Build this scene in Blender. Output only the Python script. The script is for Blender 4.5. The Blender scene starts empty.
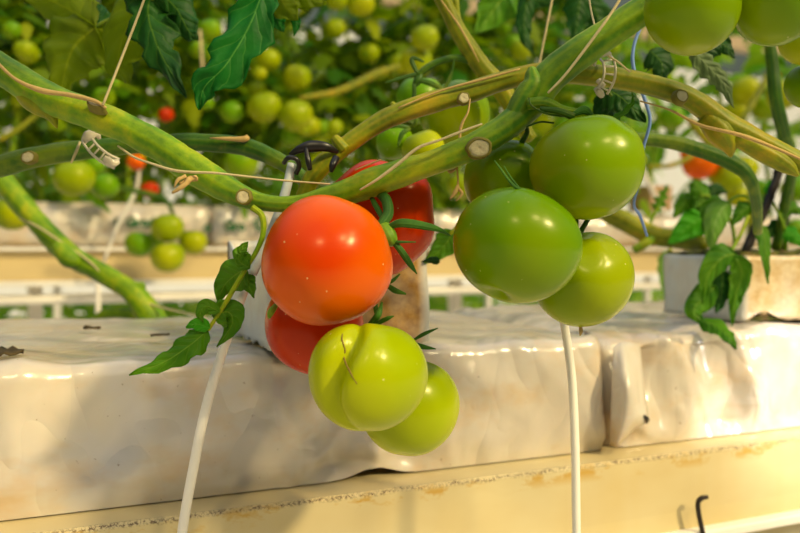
import bpy, bmesh, math, random
from mathutils import Vector, Matrix, noise, Quaternion
from mathutils.bvhtree import BVHTree
rnd = random.Random(7)
SC = bpy.context.scene
COL = SC.collection
PI = math.pi

# ---------------------------------------------------------------- camera
F = 778.0
CAMZ = 1.20
YAW = math.radians(22.3)
PITCH = math.atan(17.5 / F)
fwd = Vector((math.sin(YAW) * math.cos(PITCH), math.cos(YAW) * math.cos(PITCH), -math.sin(PITCH)))
rgt = Vector((math.cos(YAW), -math.sin(YAW), 0))
upv = rgt.cross(fwd)
CAM = Vector((0, 0, CAMZ))
cd = bpy.data.cameras.new('camera')
cam = bpy.data.objects.new('camera', cd)
COL.objects.link(cam)
cam.matrix_world = Matrix.Translation(CAM) @ Matrix((rgt, upv, -fwd)).transposed().to_4x4()
cd.sensor_width = 36
cd.lens = 36 * F / 800
cd.clip_start = 0.02
cd.clip_end = 200
cd.dof.use_dof = True
cd.dof.focus_distance = 0.45
cd.dof.aperture_fstop = 6.8
SC.camera = cam


def P(x, y, d):
    """world point seen at pixel x,y at depth d metres"""
    return CAM + fwd * d + rgt * ((x - 400) / F * d) + upv * ((266.5 - y) / F * d)


def PY(x, y, Y):
    """world point seen at pixel x,y on the vertical plane Y (parallel to the crop rows)"""
    r = fwd + rgt * ((x - 400) / F) + upv * ((266.5 - y) / F)
    return CAM + r * (Y / r.y)


def px(n, d):
    return n * d / F


# ---------------------------------------------------------------- object helpers
def link(o, parent=None):
    COL.objects.link(o)
    if parent is not None:
        o.parent = parent
    return o


def tag(o, label=None, cat=None, group=None, kind=None):
    if label: o['label'] = label
    if cat: o['category'] = cat
    if group: o['group'] = group
    if kind: o['kind'] = kind
    return o


def thing(name, label, cat, loc, group=None):
    o = bpy.data.objects.new(name, None)
    o.empty_display_size = 0.01
    o.location = loc
    link(o)
    return tag(o, label, cat, group)


class MB:
    """collects geometry in world coordinates"""
    def __init__(self):
        self.v = []; self.f = []; self.uv = []

    def add(self, vs, fs, uvs=None):
        n = len(self.v)
        self.v += [Vector(a) for a in vs]
        self.f += [tuple(i + n for i in f) for f in fs]
        self.uv += uvs if uvs else [(0, 0)] * len(vs)
        return self

    def build(self, name, mat, parent=None, loc=None, smooth=True):
        off = Vector((0, 0, 0))
        if parent is not None:
            p = parent
            while p is not None:
                off = off + p.location
                p = p.parent
        elif loc is not None:
            off = Vector(loc)
        me = bpy.data.meshes.new(name)
        me.from_pydata([v - off for v in self.v], [], self.f)
        ul = me.uv_layers.new(name='UVMap')
        for lp in me.loops:
            ul.data[lp.index].uv = self.uv[lp.vertex_index]
        if smooth:
            me.polygons.foreach_set('use_smooth', [True] * len(me.polygons))
        me.materials.append(mat)
        o = bpy.data.objects.new(name, me)
        if parent is None:
            o.location = off
        return link(o, parent)


def spline(pts, n):
    """Catmull-Rom through tuples of floats, n samples per span"""
    pts = [tuple(p) for p in pts]
    P0 = [tuple(2 * a - b for a, b in zip(pts[0], pts[1]))] + pts + [tuple(2 * a - b for a, b in zip(pts[-1], pts[-2]))]
    out = []
    for i in range(1, len(P0) - 2):
        p0, p1, p2, p3 = P0[i - 1], P0[i], P0[i + 1], P0[i + 2]
        for k in range(n):
            t = k / n
            out.append(tuple(0.5 * ((2 * b) + (-a + c) * t + (2 * a - 5 * b + 4 * c - e) * t * t + (-a + 3 * b - 3 * c + e) * t ** 3)
                             for a, b, c, e in zip(p0, p1, p2, p3)))
    out.append(pts[-1])
    return out


def frames(path):
    T = []
    for i in range(len(path)):
        a = path[max(i - 1, 0)]; b = path[min(i + 1, len(path) - 1)]
        T.append((b - a).normalized())
    n = T[0].cross(Vector((0.3, 0.2, 1))).normalized()
    N = []
    for t in T:
        n = (n - t * n.dot(t)).normalized()
        N.append(n)
    return T, N


def tube(mb, pts, rads, seg=12, n=6, rough=0.0, flat=1.0, freq=60, ridge=0.0, flatdir=None, cap=True):
    """pts world points, rads radii"""
    raw = spline([tuple(p) + (r,) for p, r in zip(pts, rads)], n)
    path = [Vector(q[:3]) for q in raw]; R = [max(q[3], 1e-5) for q in raw]
    T, N = frames(path)
    vs = []; uv = []; L = 0
    for i, (p, t, nn, r) in enumerate(zip(path, T, N, R)):
        if flatdir is not None:
            nn = flatdir - t * flatdir.dot(t)
            nn.normalize()
        b = t.cross(nn)
        if i: L += (p - path[i - 1]).length
        for k in range(seg):
            a = 2 * PI * k / seg
            rr = r * (1 + ridge * math.cos(3 * a + L * 9) * 0.6 + ridge * 0.4 * math.cos(5 * a - L * 14))
            d = nn * math.cos(a) * flat + b * math.sin(a)
            if rough:
                rr *= 1 + rough * noise.noise((p + d * r) * freq) + rough * .5 * noise.noise((p + d * r) * freq * 2.7)
            vs.append(p + d * rr); uv.append((k / seg, L * 20))
    fs = []
    m = len(path)
    for i in range(m - 1):
        for k in range(seg):
            fs.append((i * seg + k, i * seg + (k + 1) % seg, (i + 1) * seg + (k + 1) % seg, (i + 1) * seg + k))
    if cap:
        vs.append(path[0] - T[0] * R[0] * 0.25); uv.append((0.5, 0))
        vs.append(path[-1] + T[-1] * R[-1] * 0.25); uv.append((0.5, L * 20))
        for k in range(seg):
            fs.append((m * seg, (k + 1) % seg, k))
            fs.append((m * seg + 1, (m - 1) * seg + k, (m - 1) * seg + (k + 1) % seg))
    mb.add(vs, fs, uv)
    return mb


def pxtube(mb, spec, **kw):
    """spec: (x, y, depth, width px)"""
    return tube(mb, [P(x, y, d) for x, y, d, w in spec], [px(w / 2, d) for x, y, d, w in spec], **kw)


def box(mb, c, s, rot=None):
    vs = []
    for i in (-1, 1):
        for j in (-1, 1):
            for k in (-1, 1):
                v = Vector((i * s[0] / 2, j * s[1] / 2, k * s[2] / 2))
                if rot is not None: v = rot @ v
                vs.append(v + Vector(c))
    mb.add(vs, [(0, 1, 3, 2), (4, 6, 7, 5), (0, 4, 5, 1), (2, 3, 7, 6), (0, 2, 6, 4), (1, 5, 7, 3)])
    return mb


def add_bevel(o, w, seg=2):
    m = o.modifiers.new('bevel', 'BEVEL'); m.width = w; m.segments = seg; m.limit_method = 'ANGLE'
    return o


# ---------------------------------------------------------------- materials
def rgb(r, g, b):
    f = lambda c: c / 12.92 if c <= 0.04045 else ((c + 0.055) / 1.055) ** 2.4
    return (f(r / 255), f(g / 255), f(b / 255), 1)


class NT:
    def __init__(self, name):
        self.m = bpy.data.materials.new(name); self.m.use_nodes = True
        self.t = self.m.node_tree; self.n = self.t.nodes
        self.b = self.n['Principled BSDF']; self.out = self.n['Material Output']

    def node(self, typ, ins=None, **kw):
        nd = self.n.new(typ)
        for k, v in kw.items(): setattr(nd, k, v)
        for k, v in (ins or {}).items():
            if hasattr(v, 'is_output') or isinstance(v, bpy.types.NodeSocket):
                self.t.links.new(v, nd.inputs[k])
            else:
                nd.inputs[k].default_value = v
        return nd

    def coord(self, which='Object'):
        return self.node('ShaderNodeTexCoord').outputs[which]

    def noise(self, scale, detail=3, rough=.55, vec=None, dist=0):
        return self.node('ShaderNodeTexNoise', {'Scale': scale, 'Detail': detail, 'Roughness': rough, 'Distortion': dist,
                                                'Vector': vec if vec is not None else self.coord()}).outputs['Fac']

    def ramp(self, fac, stops, interp='LINEAR'):
        r = self.node('ShaderNodeValToRGB', {'Fac': fac})
        e = r.color_ramp.elements
        r.color_ramp.interpolation = interp
        while len(e) > 1: e.remove(e[0])
        e[0].position = stops[0][0]; e[0].color = stops[0][1]
        for p, c in stops[1:]:
            q = e.new(p); q.color = c
        return r.outputs['Color']

    def math(self, op, a, b=0.0, c=None, clamp=False):
        n = self.node('ShaderNodeMath', {0: a, 1: b}, operation=op, use_clamp=clamp)
        if c is not None: n.inputs[2].default_value = c
        return n.outputs[0]

    def mix(self, fac, a, b, blend='MIX'):
        n = self.node('ShaderNodeMix', data_type='RGBA', blend_type=blend)
        for idx, v in ((0, fac), (6, a), (7, b)):
            if isinstance(v, bpy.types.NodeSocket): self.t.links.new(v, n.inputs[idx])
            else: n.inputs[idx].default_value = v
        return n.outputs[2]

    def map(self, scale, vec=None, rot=(0, 0, 0)):
        return self.node('ShaderNodeMapping', {'Vector': vec if vec is not None else self.coord(), 'Scale': scale, 'Rotation': rot}).outputs[0]

    def sep(self, vec):
        return self.node('ShaderNodeSeparateXYZ', {0: vec}).outputs

    def set(self, **kw):
        for k, v in kw.items():
            k = k.replace('_', ' ')
            if isinstance(v, bpy.types.NodeSocket): self.t.links.new(v, self.b.inputs[k])
            else: self.b.inputs[k].default_value = v
        return self

    def bump(self, h, strength=.3, dist=.001):
        b = self.node('ShaderNodeBump', {'Height': h, 'Strength': strength, 'Distance': dist})
        self.t.links.new(b.outputs[0], self.b.inputs['Normal'])
        return self

    def translucent(self, col, fac):
        tr = self.node('ShaderNodeBsdfTranslucent', {'Color': col})
        mx = self.node('ShaderNodeMixShader', {0: fac, 1: self.b.outputs[0], 2: tr.outputs[0]})
        self.t.links.new(mx.outputs[0], self.out.inputs[0])
        return self


BLACK = (0, 0, 0, 1); WHITE = (1, 1, 1, 1)


def tomato_mat(name, low, high, side=None, spec_col=rgb(235, 225, 150), rough=.25, sss=.08):
    n = NT(name)
    co = n.coord('Object')
    z = n.sep(co)[2]
    zf = n.math('MULTIPLY_ADD', z, 14.0, .5, clamp=True)
    nz = n.noise(22, 2, .5)
    f = n.math('ADD', zf, n.math('MULTIPLY_ADD', nz, .7, -.35), clamp=True)
    c = n.mix(f, low, high)
    if side is not None:
        f2 = n.ramp(n.noise(16, 1, .4, n.map((1, 1, .5))), [(.42, BLACK), (.66, WHITE)])
        c = n.mix(n.math('MULTIPLY', f2, .75), c, side)
    # fine meridian streaks and scattered pale pores
    vor = n.node('ShaderNodeTexVoronoi', {'Scale': 150.0, 'Vector': co}).outputs['Distance']
    gate = n.ramp(n.noise(45, 1), [(.52, BLACK), (.6, WHITE)])
    sp = n.math('MULTIPLY', n.math('LESS_THAN', vor, .075), gate)
    c = n.mix(n.math('MULTIPLY', sp, .6), c, spec_col)
    n.set(Base_Color=c, Roughness=rough, Subsurface_Weight=sss, Subsurface_Radius=(.6, .5, .1), Subsurface_Scale=.008,
          Coat_Weight=.05, Coat_Roughness=.2, IOR=1.4, Specular_IOR_Level=.32, Specular_Tint=(1, .92, .6, 1))
    n.bump(n.noise(160, 2, .6), .10, .0006)
    return n.m


M = {}
M['red'] = tomato_mat('ripe_red_skin', rgb(204, 48, 0), rgb(220, 98, 0), rgb(230, 104, 0))  # orange top: unripe shoulder plus warm light put into the colour
M['deep_red'] = tomato_mat('deep_red_skin', rgb(180, 34, 0), rgb(196, 54, 0), rgb(190, 46, 0))
M['orange'] = tomato_mat('orange_skin', rgb(235, 80, 0), rgb(240, 120, 0))
M['green'] = tomato_mat('green_skin', rgb(122, 150, 0), rgb(100, 142, 0), rgb(152, 162, 0))
M['green_dark'] = tomato_mat('mid_green_skin', rgb(106, 142, 0), rgb(86, 132, 0), rgb(128, 150, 0))
M['lime'] = tomato_mat('lime_skin', rgb(164, 176, 0), rgb(146, 168, 0), rgb(182, 188, 6))
M['yellowgreen'] = tomato_mat('yellow_green_skin', rgb(150, 166, 0), rgb(132, 156, 0), rgb(176, 180, 0), rough=.35)
M['bggreen'] = tomato_mat('back_row_green_skin', rgb(112, 158, 0), rgb(86, 142, 0), rgb(140, 164, 0), rough=.35)


def plant_mat(name, a, b, c, rough=.5, ridge=True, scale=25, sheen=.15):
    n = NT(name)
    f = n.noise(scale, 5, .68)
    col = n.ramp(f, [(.36, a), (.5, b), (.64, c)])
    uvx = n.sep(n.coord('UV'))
    st = n.math('SINE', n.math('MULTIPLY', uvx[0], 2 * PI * 9))
    f2 = n.math('MULTIPLY_ADD', st, .10, .08, clamp=True)
    col = n.mix(f2, col, (c[0] * 1.3, c[1] * 1.2, c[2] * 1.1, 1))
    bl = n.ramp(n.noise(70, 4, .7), [(.62, BLACK), (.75, WHITE)])
    col = n.mix(n.math('MULTIPLY', bl, .35), col, rgb(150, 130, 50))
    n.set(Base_Color=col, Roughness=rough, Specular_IOR_Level=.3, Sheen_Weight=sheen, Sheen_Roughness=.35, Sheen_Tint=rgb(240, 235, 150),
          Subsurface_Weight=.08, Subsurface_Scale=.003, Subsurface_Radius=(.5, .6, .1))
    h = n.math('ADD', n.math('MULTIPLY', st, .35), n.noise(500, 2))
    n.bump(h, .35, .0006)
    return n.m


M['stem'] = plant_mat('bright_green_stem', rgb(62, 112, 0), rgb(108, 150, 0), rgb(164, 172, 10))
M['stem_olive'] = plant_mat('olive_stem', rgb(84, 100, 0), rgb(122, 134, 2), rgb(168, 146, 16))
M['stem_dark'] = plant_mat('dark_green_stem', rgb(26, 70, 4), rgb(46, 92, 6), rgb(100, 122, 12))
M['sepal'] = plant_mat('sepal_green', rgb(34, 84, 16), rgb(52, 104, 20), rgb(80, 130, 28), rough=.6)
M['pedicel'] = plant_mat('pedicel_green', rgb(80, 126, 16), rgb(108, 148, 24), rgb(134, 160, 40), rough=.55)


def simple(name, col, rough=.5, metal=0.0, var=.12, scale=80, bump=.15, **kw):
    n = NT(name)
    f = n.noise(scale, 4, .6)
    dk = tuple(c * (1 - var * 2) for c in col[:3]) + (1,)
    n.set(Base_Color=n.mix(f, dk, col), Roughness=rough, Metallic=metal, **kw)
    n.bump(f, bump, .001)
    return n.m


M['dry'] = simple('dry_tan_fibre', rgb(206, 172, 104), .8, var=.2, scale=300)
M['scar'] = simple('cut_scar_cork', rgb(224, 212, 168), .85, var=.22, scale=400, bump=.6)
M['scar_rim'] = simple('scar_rim', rgb(128, 120, 40), .8, var=.2, scale=300)
M['twine'] = simple('straw_twine', rgb(222, 204, 150), .7, var=.2, scale=500)
M['blue'] = simple('blue_twine', rgb(116, 150, 216), .45, var=.12, scale=600)
M['rod'] = simple('cream_plastic_rod', rgb(250, 244, 232), .35, var=.05)
M['tube'] = simple('grey_white_tube', rgb(206, 214, 216), .3, var=.12, scale=200)
M['clip'] = simple('clear_clip_plastic', rgb(232, 222, 196), .25, var=.05, Transmission_Weight=.25, IOR=1.4)
M['crack'] = simple('healed_crack_cork', rgb(150, 120, 40), .8, var=.3, scale=600)
M['black'] = simple('black_plastic', rgb(26, 22, 20), .35, var=.2)
M['stake'] = simple('grimy_black_stake', rgb(44, 32, 26), .4, var=.5, scale=120, bump=.5)
M['hook'] = simple('dark_steel_wire', rgb(62, 54, 46), .45, .6, var=.2)
M['scrap'] = simple('brown_leaf_scrap', rgb(92, 74, 30), .8, var=.4, scale=200, bump=.8)
M['white_rail'] = simple('white_painted_rail', rgb(244, 240, 230), .4, var=.05)
M['floor'] = simple('white_ground_cover', rgb(226, 220, 206), .7, var=.1, scale=4)
M['print'] = simple('green_ink', rgb(6, 92, 40), .6, var=.05)
M['carton'] = simple('brown_carton', rgb(196, 158, 108), .7, var=.1)
M['beam'] = simple('tan_roof_beam', rgb(206, 180, 140), .6, var=.1)
M['wall'] = simple('pale_greenhouse_sheet', rgb(244, 246, 246), .5, var=.06, scale=2)


def leaf_mat(name, a, b, vein, trans, tf=.35, rough=.45):
    n = NT(name)
    f = n.noise(30, 3, .6)
    col = n.ramp(f, [(.35, a), (.65, b)])
    uv = n.sep(n.coord('UV'))
    u = uv[0]; v = uv[1]
    au = n.math('ABSOLUTE', u)
    # u: -1..1 across, v: along 0..1
    wob = n.math('MULTIPLY_ADD', n.noise(60, 2), .05, 0)
    s = n.math('FRACT', n.math('MULTIPLY', n.math('ADD', n.math('SUBTRACT', v, n.math('MULTIPLY', au, .2)), wob), 7.0))
    side = n.math('LESS_THAN', n.math('ABSOLUTE', n.math('SUBTRACT', s, .5)), .045)
    mid = n.math('LESS_THAN', au, .035)
    vn = n.math('MAXIMUM', n.math('MULTIPLY', side, .45), mid)
    col = n.mix(n.math('MULTIPLY', vn, .7), col, vein)
    sp = n.math('MULTIPLY', n.math('ABSOLUTE', n.math('SUBTRACT', s, .5)), 2.0)
    h = n.math('ADD', n.math('POWER', sp, .6), n.math('MULTIPLY', n.noise(180, 3), .5))
    n.set(Base_Color=col, Roughness=.55, Specular_IOR_Level=.28)
    n.bump(h, .5, .0015)
    n.translucent(trans, tf)
    return n.m


M['leaf'] = leaf_mat('fresh_leaf', rgb(54, 114, 2), rgb(92, 144, 6), rgb(150, 180, 50), rgb(130, 200, 0))
M['leaf_dark'] = leaf_mat('dark_leaf', rgb(12, 60, 4), rgb(26, 84, 6), rgb(84, 126, 20), rgb(60, 130, 0), .25)
M['leaf_teal'] = leaf_mat('cool_green_leaf', rgb(4, 88, 14), rgb(16, 112, 22), rgb(90, 160, 60), rgb(40, 160, 10), .3)
M['leaf_olive'] = leaf_mat('olive_leaf', rgb(84, 108, 0), rgb(116, 132, 0), rgb(158, 166, 20), rgb(190, 210, 0), .6)
M['leaf_pale'] = leaf_mat('pale_leaf', rgb(100, 156, 40), rgb(140, 182, 80), rgb(176, 204, 120), rgb(150, 200, 60), .4)
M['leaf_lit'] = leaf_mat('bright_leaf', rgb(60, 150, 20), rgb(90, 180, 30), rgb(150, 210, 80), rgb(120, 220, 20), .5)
M['leaf_grey'] = leaf_mat('grey_green_leaf', rgb(82, 104, 60), rgb(100, 122, 74), rgb(130, 150, 100), rgb(110, 150, 50), .2)


def foliage_mat(name, cols, trans, tf):
    n = NT(name)
    g = n.node('ShaderNodeNewGeometry').outputs['Random Per Island']
    k = len(cols)
    c = n.ramp(g, [(i / (k - 1), q) for i, q in enumerate(cols)])
    n.set(Base_Color=c, Roughness=.5, Specular_IOR_Level=.3)
    n.bump(n.noise(90, 2), .4, .003)
    tr = n.node('ShaderNodeBsdfTranslucent')
    n.t.links.new(n.mix(.5, c, trans), tr.inputs[0])
    mx = n.node('ShaderNodeMixShader', {0: tf, 1: n.b.outputs[0], 2: tr.outputs[0]})
    n.t.links.new(mx.outputs[0], n.out.inputs[0])
    return n.m


M['fol'] = foliage_mat('back_row_foliage', [rgb(24, 84, 2), rgb(66, 120, 0), rgb(136, 156, 0), rgb(30, 96, 4), rgb(170, 180, 0), rgb(20, 116, 24), rgb(106, 136, 0)], rgb(180, 210, 0), .45)
M['fol_pale'] = foliage_mat('pale_foliage', [rgb(50, 130, 10), rgb(120, 176, 30), rgb(180, 200, 70), rgb(40, 130, 40), rgb(150, 180, 10)], rgb(190, 230, 30), .5)


def film_mat(name, stain=.35):
    n = NT(name)
    base = n.ramp(n.noise(9, 3, .6), [(.3, rgb(202, 188, 166)), (.55, rgb(214, 204, 188)), (.8, rgb(206, 204, 208))])
    st = n.ramp(n.noise(14, 4, .65, n.map((1, .7, 1.6))), [(.5, BLACK), (.72, WHITE)])
    col = n.mix(n.math('MULTIPLY', st, stain), base, rgb(210, 164, 84))
    sp = n.ramp(n.noise(260, 2, .5), [(.735, BLACK), (.77, WHITE)])
    col = n.mix(n.math('MULTIPLY', sp, .6), col, rgb(120, 90, 50))
    n.set(Base_Color=col, Roughness=.22, Specular_IOR_Level=.8, Subsurface_Weight=.05, Subsurface_Scale=.004)
    def crease(scale, vec):
        f = n.noise(scale, 1.5, .45, vec, dist=.4)
        return n.math('ABSOLUTE', n.math('SUBTRACT', f, .5))
    w = crease(9, n.map((1.3, 1, .6), rot=(0, .35, 0)))
    w2 = crease(24, n.map((1.0, 1, .7), rot=(0, -.5, 0)))
    w3 = n.noise(70, 2, .5)
    n.bump(n.math('ADD', n.math('MULTIPLY_ADD', w2, .38, 0), n.math('ADD', w, n.math('MULTIPLY', w3, .02))), .75, .024)
    return n.m


M['film'] = film_mat('white_slab_film', .45)


def block_mat(name, tan_dir):
    n = NT(name)
    z = n.coord('Object')
    st = n.ramp(n.noise(26, 5, .65), [(.42, BLACK), (.62, WHITE)])
    a = n.mix(n.noise(60, 3), rgb(226, 226, 216), rgb(206, 212, 212))
    b = n.mix(n.ramp(n.noise(70, 6, .75), [(.35, BLACK), (.65, WHITE)]), tan_dir[0], tan_dir[1])
    # the long front face carries the tan stain (its own face of the wrap)
    nx = n.sep(n.coord('UV'))[0]
    f = n.math('MAXIMUM', n.math('MULTIPLY', st, .25), n.math('MULTIPLY', nx, n.ramp(n.noise(30, 3), [(.2, (.55, .55, .55, 1)), (.6, WHITE)])), clamp=True)
    n.set(Base_Color=n.mix(f, a, b), Roughness=.35)
    n.bump(n.noise(60, 4), .4, .003)
    return n.m


M['wrap'] = block_mat('block_film_wrap', (rgb(146, 98, 30), rgb(204, 160, 84)))
M['wrap_pale'] = block_mat('pale_block_film_wrap', (rgb(196, 160, 100), rgb(226, 204, 160)))
nt = NT('rockwool_top')
nt.set(Base_Color=nt.ramp(nt.noise(60, 5, .7), [(.35, rgb(52, 46, 14)), (.5, rgb(86, 96, 20)), (.62, rgb(120, 100, 56)), (.75, rgb(60, 56, 30))]), Roughness=.95)
nt.bump(nt.noise(200, 4), 1, .004)
M['rockwool'] = nt.m


def gutter_mat():
    n = NT('cream_gutter_paint')
    co = n.coord('Object')
    s = n.sep(co)
    base = n.ramp(n.noise(5, 4, .6, n.map((1, 1, 2))), [(.3, rgb(206, 184, 130)), (.6, rgb(216, 200, 152)), (.8, rgb(202, 180, 128))])
    drip = n.ramp(n.noise(14, 3, .6, n.map((1, 1, .12))), [(.5, BLACK), (.75, WHITE)])
    base = n.mix(n.math('MULTIPLY', drip, .3), base, rgb(206, 176, 96))
    # dirt line along the front top edge: object z = 0 at the edge
    wob = n.math('MULTIPLY_ADD', n.noise(30, 3), .006, -.003)
    dz = n.math('ABSOLUTE', n.math('ADD', n.math('ADD', s[2], .0015), wob))
    band = n.math('SUBTRACT', 1.0, n.math('MULTIPLY', dz, 420.0), clamp=True)
    front = n.math('LESS_THAN', s[1], .004)
    gr = n.ramp(n.noise(520, 3, .8), [(.48, BLACK), (.56, WHITE)])
    f = n.math('MULTIPLY', n.math('MULTIPLY', band, gr), front)
    base = n.mix(f, base, rgb(92, 66, 36))
    dz2 = n.math('SUBTRACT', 1.0, n.math('MULTIPLY', n.math('ABSOLUTE', n.math('ADD', s[2], .006)), 110.0), clamp=True)
    yr = n.ramp(n.noise(30, 5, .75, n.map((.5, 1, 1))), [(.53, BLACK), (.60, WHITE)])
    base = n.mix(n.math('MULTIPLY', n.math('MULTIPLY', dz2, yr), front), base, rgb(200, 160, 70))
    n.set(Base_Color=base, Roughness=.38)
    n.bump(n.noise(20, 2), .1, .002)
    return n.m


M['gutter'] = gutter_mat()
M['gutter_back'] = simple('back_gutter_cream', rgb(222, 198, 142), .4, var=.06, scale=6)

# ---------------------------------------------------------------- setting
CZ = CAMZ
mb = MB(); box(mb, (1.5, 4, -.02), (24, 20, .04))
tag(mb.build('floor', M['floor'], smooth=False), kind='structure')
mb = MB(); box(mb, (3, 11, 2.2), (24, .06, 4.4))
tag(mb.build('wall_back', M['wall'], smooth=False), kind='structure')

# front growing gutter
ZS = CZ - .174      # bed the slab lies on
ZT = CZ - .073      # slab top
g = thing('growing_gutter', 'cream painted growing gutter with a rusty dirt line, running under the wrapped slabs', 'gutter', (0, .52, ZS))
prof = [(.98, ZS + .0), (.55, ZS), (.5225, ZS), (.52, ZS - .0025), (.519, ZS - .05), (.517, ZS - .066), (.535, ZS - .072), (.54, ZS - .12), (.98, ZS - .12)]
mb = MB(); n = 60
vs = []; fs = []
for i in range(n + 1):
    X = -1.0 + 3.6 * i / n
    for (y, z) in prof: vs.append((X, y, z))
k = len(prof)
for i in range(n):
    for j in range(k - 1):
        fs.append((i * k + j, i * k + j + 1, (i + 1) * k + j + 1, (i + 1) * k + j))
    fs.append((i * k + k - 1, i * k, (i + 1) * k, (i + 1) * k + k - 1))
fs.append(tuple(range(k))); fs.append(tuple(n * k + j for j in reversed(range(k))))
mb.add(vs, fs); mb.build('gutter_channel', M['gutter'], g, smooth=False)
mb = MB(); box(mb, (.8, .512, ZS - .069), (3.6, .012, .009)); add_bevel(mb.build('lower_lip', M['white_rail'], g, smooth=False), .002)
for X in (-.7, 1.9):
    mb = MB(); box(mb, (X, .76, (ZS - .12) / 2), (.05, .05, ZS - .12)); mb.build('post', M['gutter_back'], g, smooth=False)


def slab(name, label, X0, X1, seed, amp, pinch=(), base=1.0, lift=None):
    """film-wrapped slab as a closed lofted mesh with real creases"""
    root = thing(name, label, 'growing slab', ((X0 + X1) / 2, .55, ZS), 'wrapped slabs on the front gutter')
    rs = .0035
    nx = int((X1 - X0) / rs)
    # profile samples (y, z, normal)
    pr = []
    Yf, Yb = .553, .905
    for i in range(30):   # front face bottom to top
        t = i / 29
        pr.append((Yf - .006 * math.sin(PI * t) - .002, ZS + .001 + (ZT - ZS - .016) * t, (0, -1, 0), t))
    for i in range(1, 9):
        a = (PI / 2) * i / 8
        pr.append((Yf - .002 + .014 * (1 - math.cos(a)), ZT - .015 + .014 * math.sin(a), (0, -math.cos(a), math.sin(a)), 1))
    for i in range(1, 40):
        t = i / 39
        pr.append((Yf + .012 + (Yb - Yf - .024) * t, ZT - .001, (0, 0, 1), 2 + t))
    pr.append((Yb, ZT - .02, (0, 1, 0), 4)); pr.append((Yb, ZS + .001, (0, 1, 0), 4))
    mb = MB(); vs = []
    for i in range(nx + 1):
        X = X0 + (X1 - X0) * i / nx
        e = min(X - X0, X1 - X)
        tuck = .028 * math.exp(-(e / .004)) if e < .05 else 0
        for (y, z, nn, t) in pr:
            v = Vector((X, y, z)); nn = Vector(nn)
            d = 0
            q = Vector((X * 9, y * 7, z * 6 + seed))
            d += amp * .9 * noise.noise(q)
            rq = Vector((X * 26 + 1.5 * noise.noise(q * 2), y * 16, z * 9 + seed * 2))
            rr = 1 - abs(noise.noise(rq)) * 2.2
            local = base
            for (cx, w, s) in pinch:
                local += s * math.exp(-((X - cx) / w) ** 2)
            n1 = abs(noise.noise(Vector((X * 13 + z * 5, y * 9, z * 7 - X * 3 + seed * 2))))
            n2 = abs(noise.noise(Vector((X * 30 - z * 14, y * 18, z * 16 + seed * 3))))
            d -= amp * (1.5 * local * n1 + .35 * local * n2)
            d += amp * .12 * local * max(rr, 0) ** 3
            d += amp * .15 * local * noise.noise(Vector((X * 60, y * 30, z * 22 + seed)))
            if t > 1.99: d *= .55
            fade = min(1, abs(z - ZS) / .012) if t < 1 else 1
            v += nn * d * fade
            if t < .25 and lift is not None: v.z += .007 * (1 - t / .25) * math.exp(-((X - lift) / .018) ** 2)
            # film end tucked in
            v.y += tuck * (1 if t <= 1 else 0)
            if t > 1 and tuck: v.z -= tuck * .5
            if t < .35 and local > 1.5: v.y -= .006 * (local - 1) * max(0, noise.noise(Vector((X * 70, z * 12, seed))))
            vs.append(v)
    k = len(pr); fs = []
    for i in range(nx):
        for j in range(k - 1):
            fs.append((i * k + j, (i + 1) * k + j, (i + 1) * k + j + 1, i * k + j + 1))
    fs.append(tuple(range(k))); fs.append(tuple(nx * k + j for j in reversed(range(k))))
    uvs = [(0, 0)] * len(vs)
    mb.add(vs, fs, uvs)
    mb.build('film_sleeve', M['film'], root)
    mb = MB(); box(mb, ((X0 + X1) / 2, .74, ZS + .045), (X1 - X0 - .03, .33, .078)); mb.build('slab_core', M['gutter_back'], root, smooth=False)
    return root


XS = PY(611, 400, .55).x
XM = PY(372, 400, .55).x
sl1 = slab('wrapped_slab', 'long white plastic-wrapped growing slab behind the tomato clusters', -.75, XS, 3.1, .0065,
           pinch=((XM, .05, 1.8), (XM - .06, .03, .8), (XS, .03, 1.0)), base=.6, lift=PY(376, 460, .55).x)
sl2 = slab('wrapped_slab', 'white plastic-wrapped growing slab right of the folded seam, carrying the leafy block', XS + .001, 1.75, 8.4, .008,
           pinch=((XS + .02, .04, 1.6), (XS + .13, .06, .8)))
# folded film ears at the seam
def sheet(mb, rows, n=6):
    """rows: list of rows of (x,y,d); makes a smooth-ish sheet, doubled for thickness"""
    R = [[P(*q) for q in row] for row in rows]
    m = len(R[0])
    fine = []
    for row in R:
        fine.append([Vector(q) for q in spline([tuple(p) for p in row], n)])
    cols = []
    for j in range(len(fine[0])):
        cols.append([Vector(q) for q in spline([tuple(fine[i][j]) for i in range(len(R))], n)])
    a = len(cols); b = len(cols[0])
    vs = [v for c in cols for v in c]
    vs2 = []
    for v in vs: vs2.append(v + fwd * .0006)
    fs = []
    for i in range(a - 1):
        for j in range(b - 1):
            fs.append((i * b + j, i * b + j + 1, (i + 1) * b + j + 1, (i + 1) * b + j))
    N = a * b
    fs += [tuple(N + q for q in reversed(f)) for f in fs]
    rim = [i * b for i in range(a)] + [(a - 1) * b + j for j in range(1, b)] + [i * b + b - 1 for i in reversed(range(a - 1))] + [j for j in reversed(range(1, b - 1))]
    for q in range(len(rim)):
        u, w = rim[q], rim[(q + 1) % len(rim)]
        fs.append((u, w, N + w, N + u))
    mb.add(vs + vs2, fs)
    return mb


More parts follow.
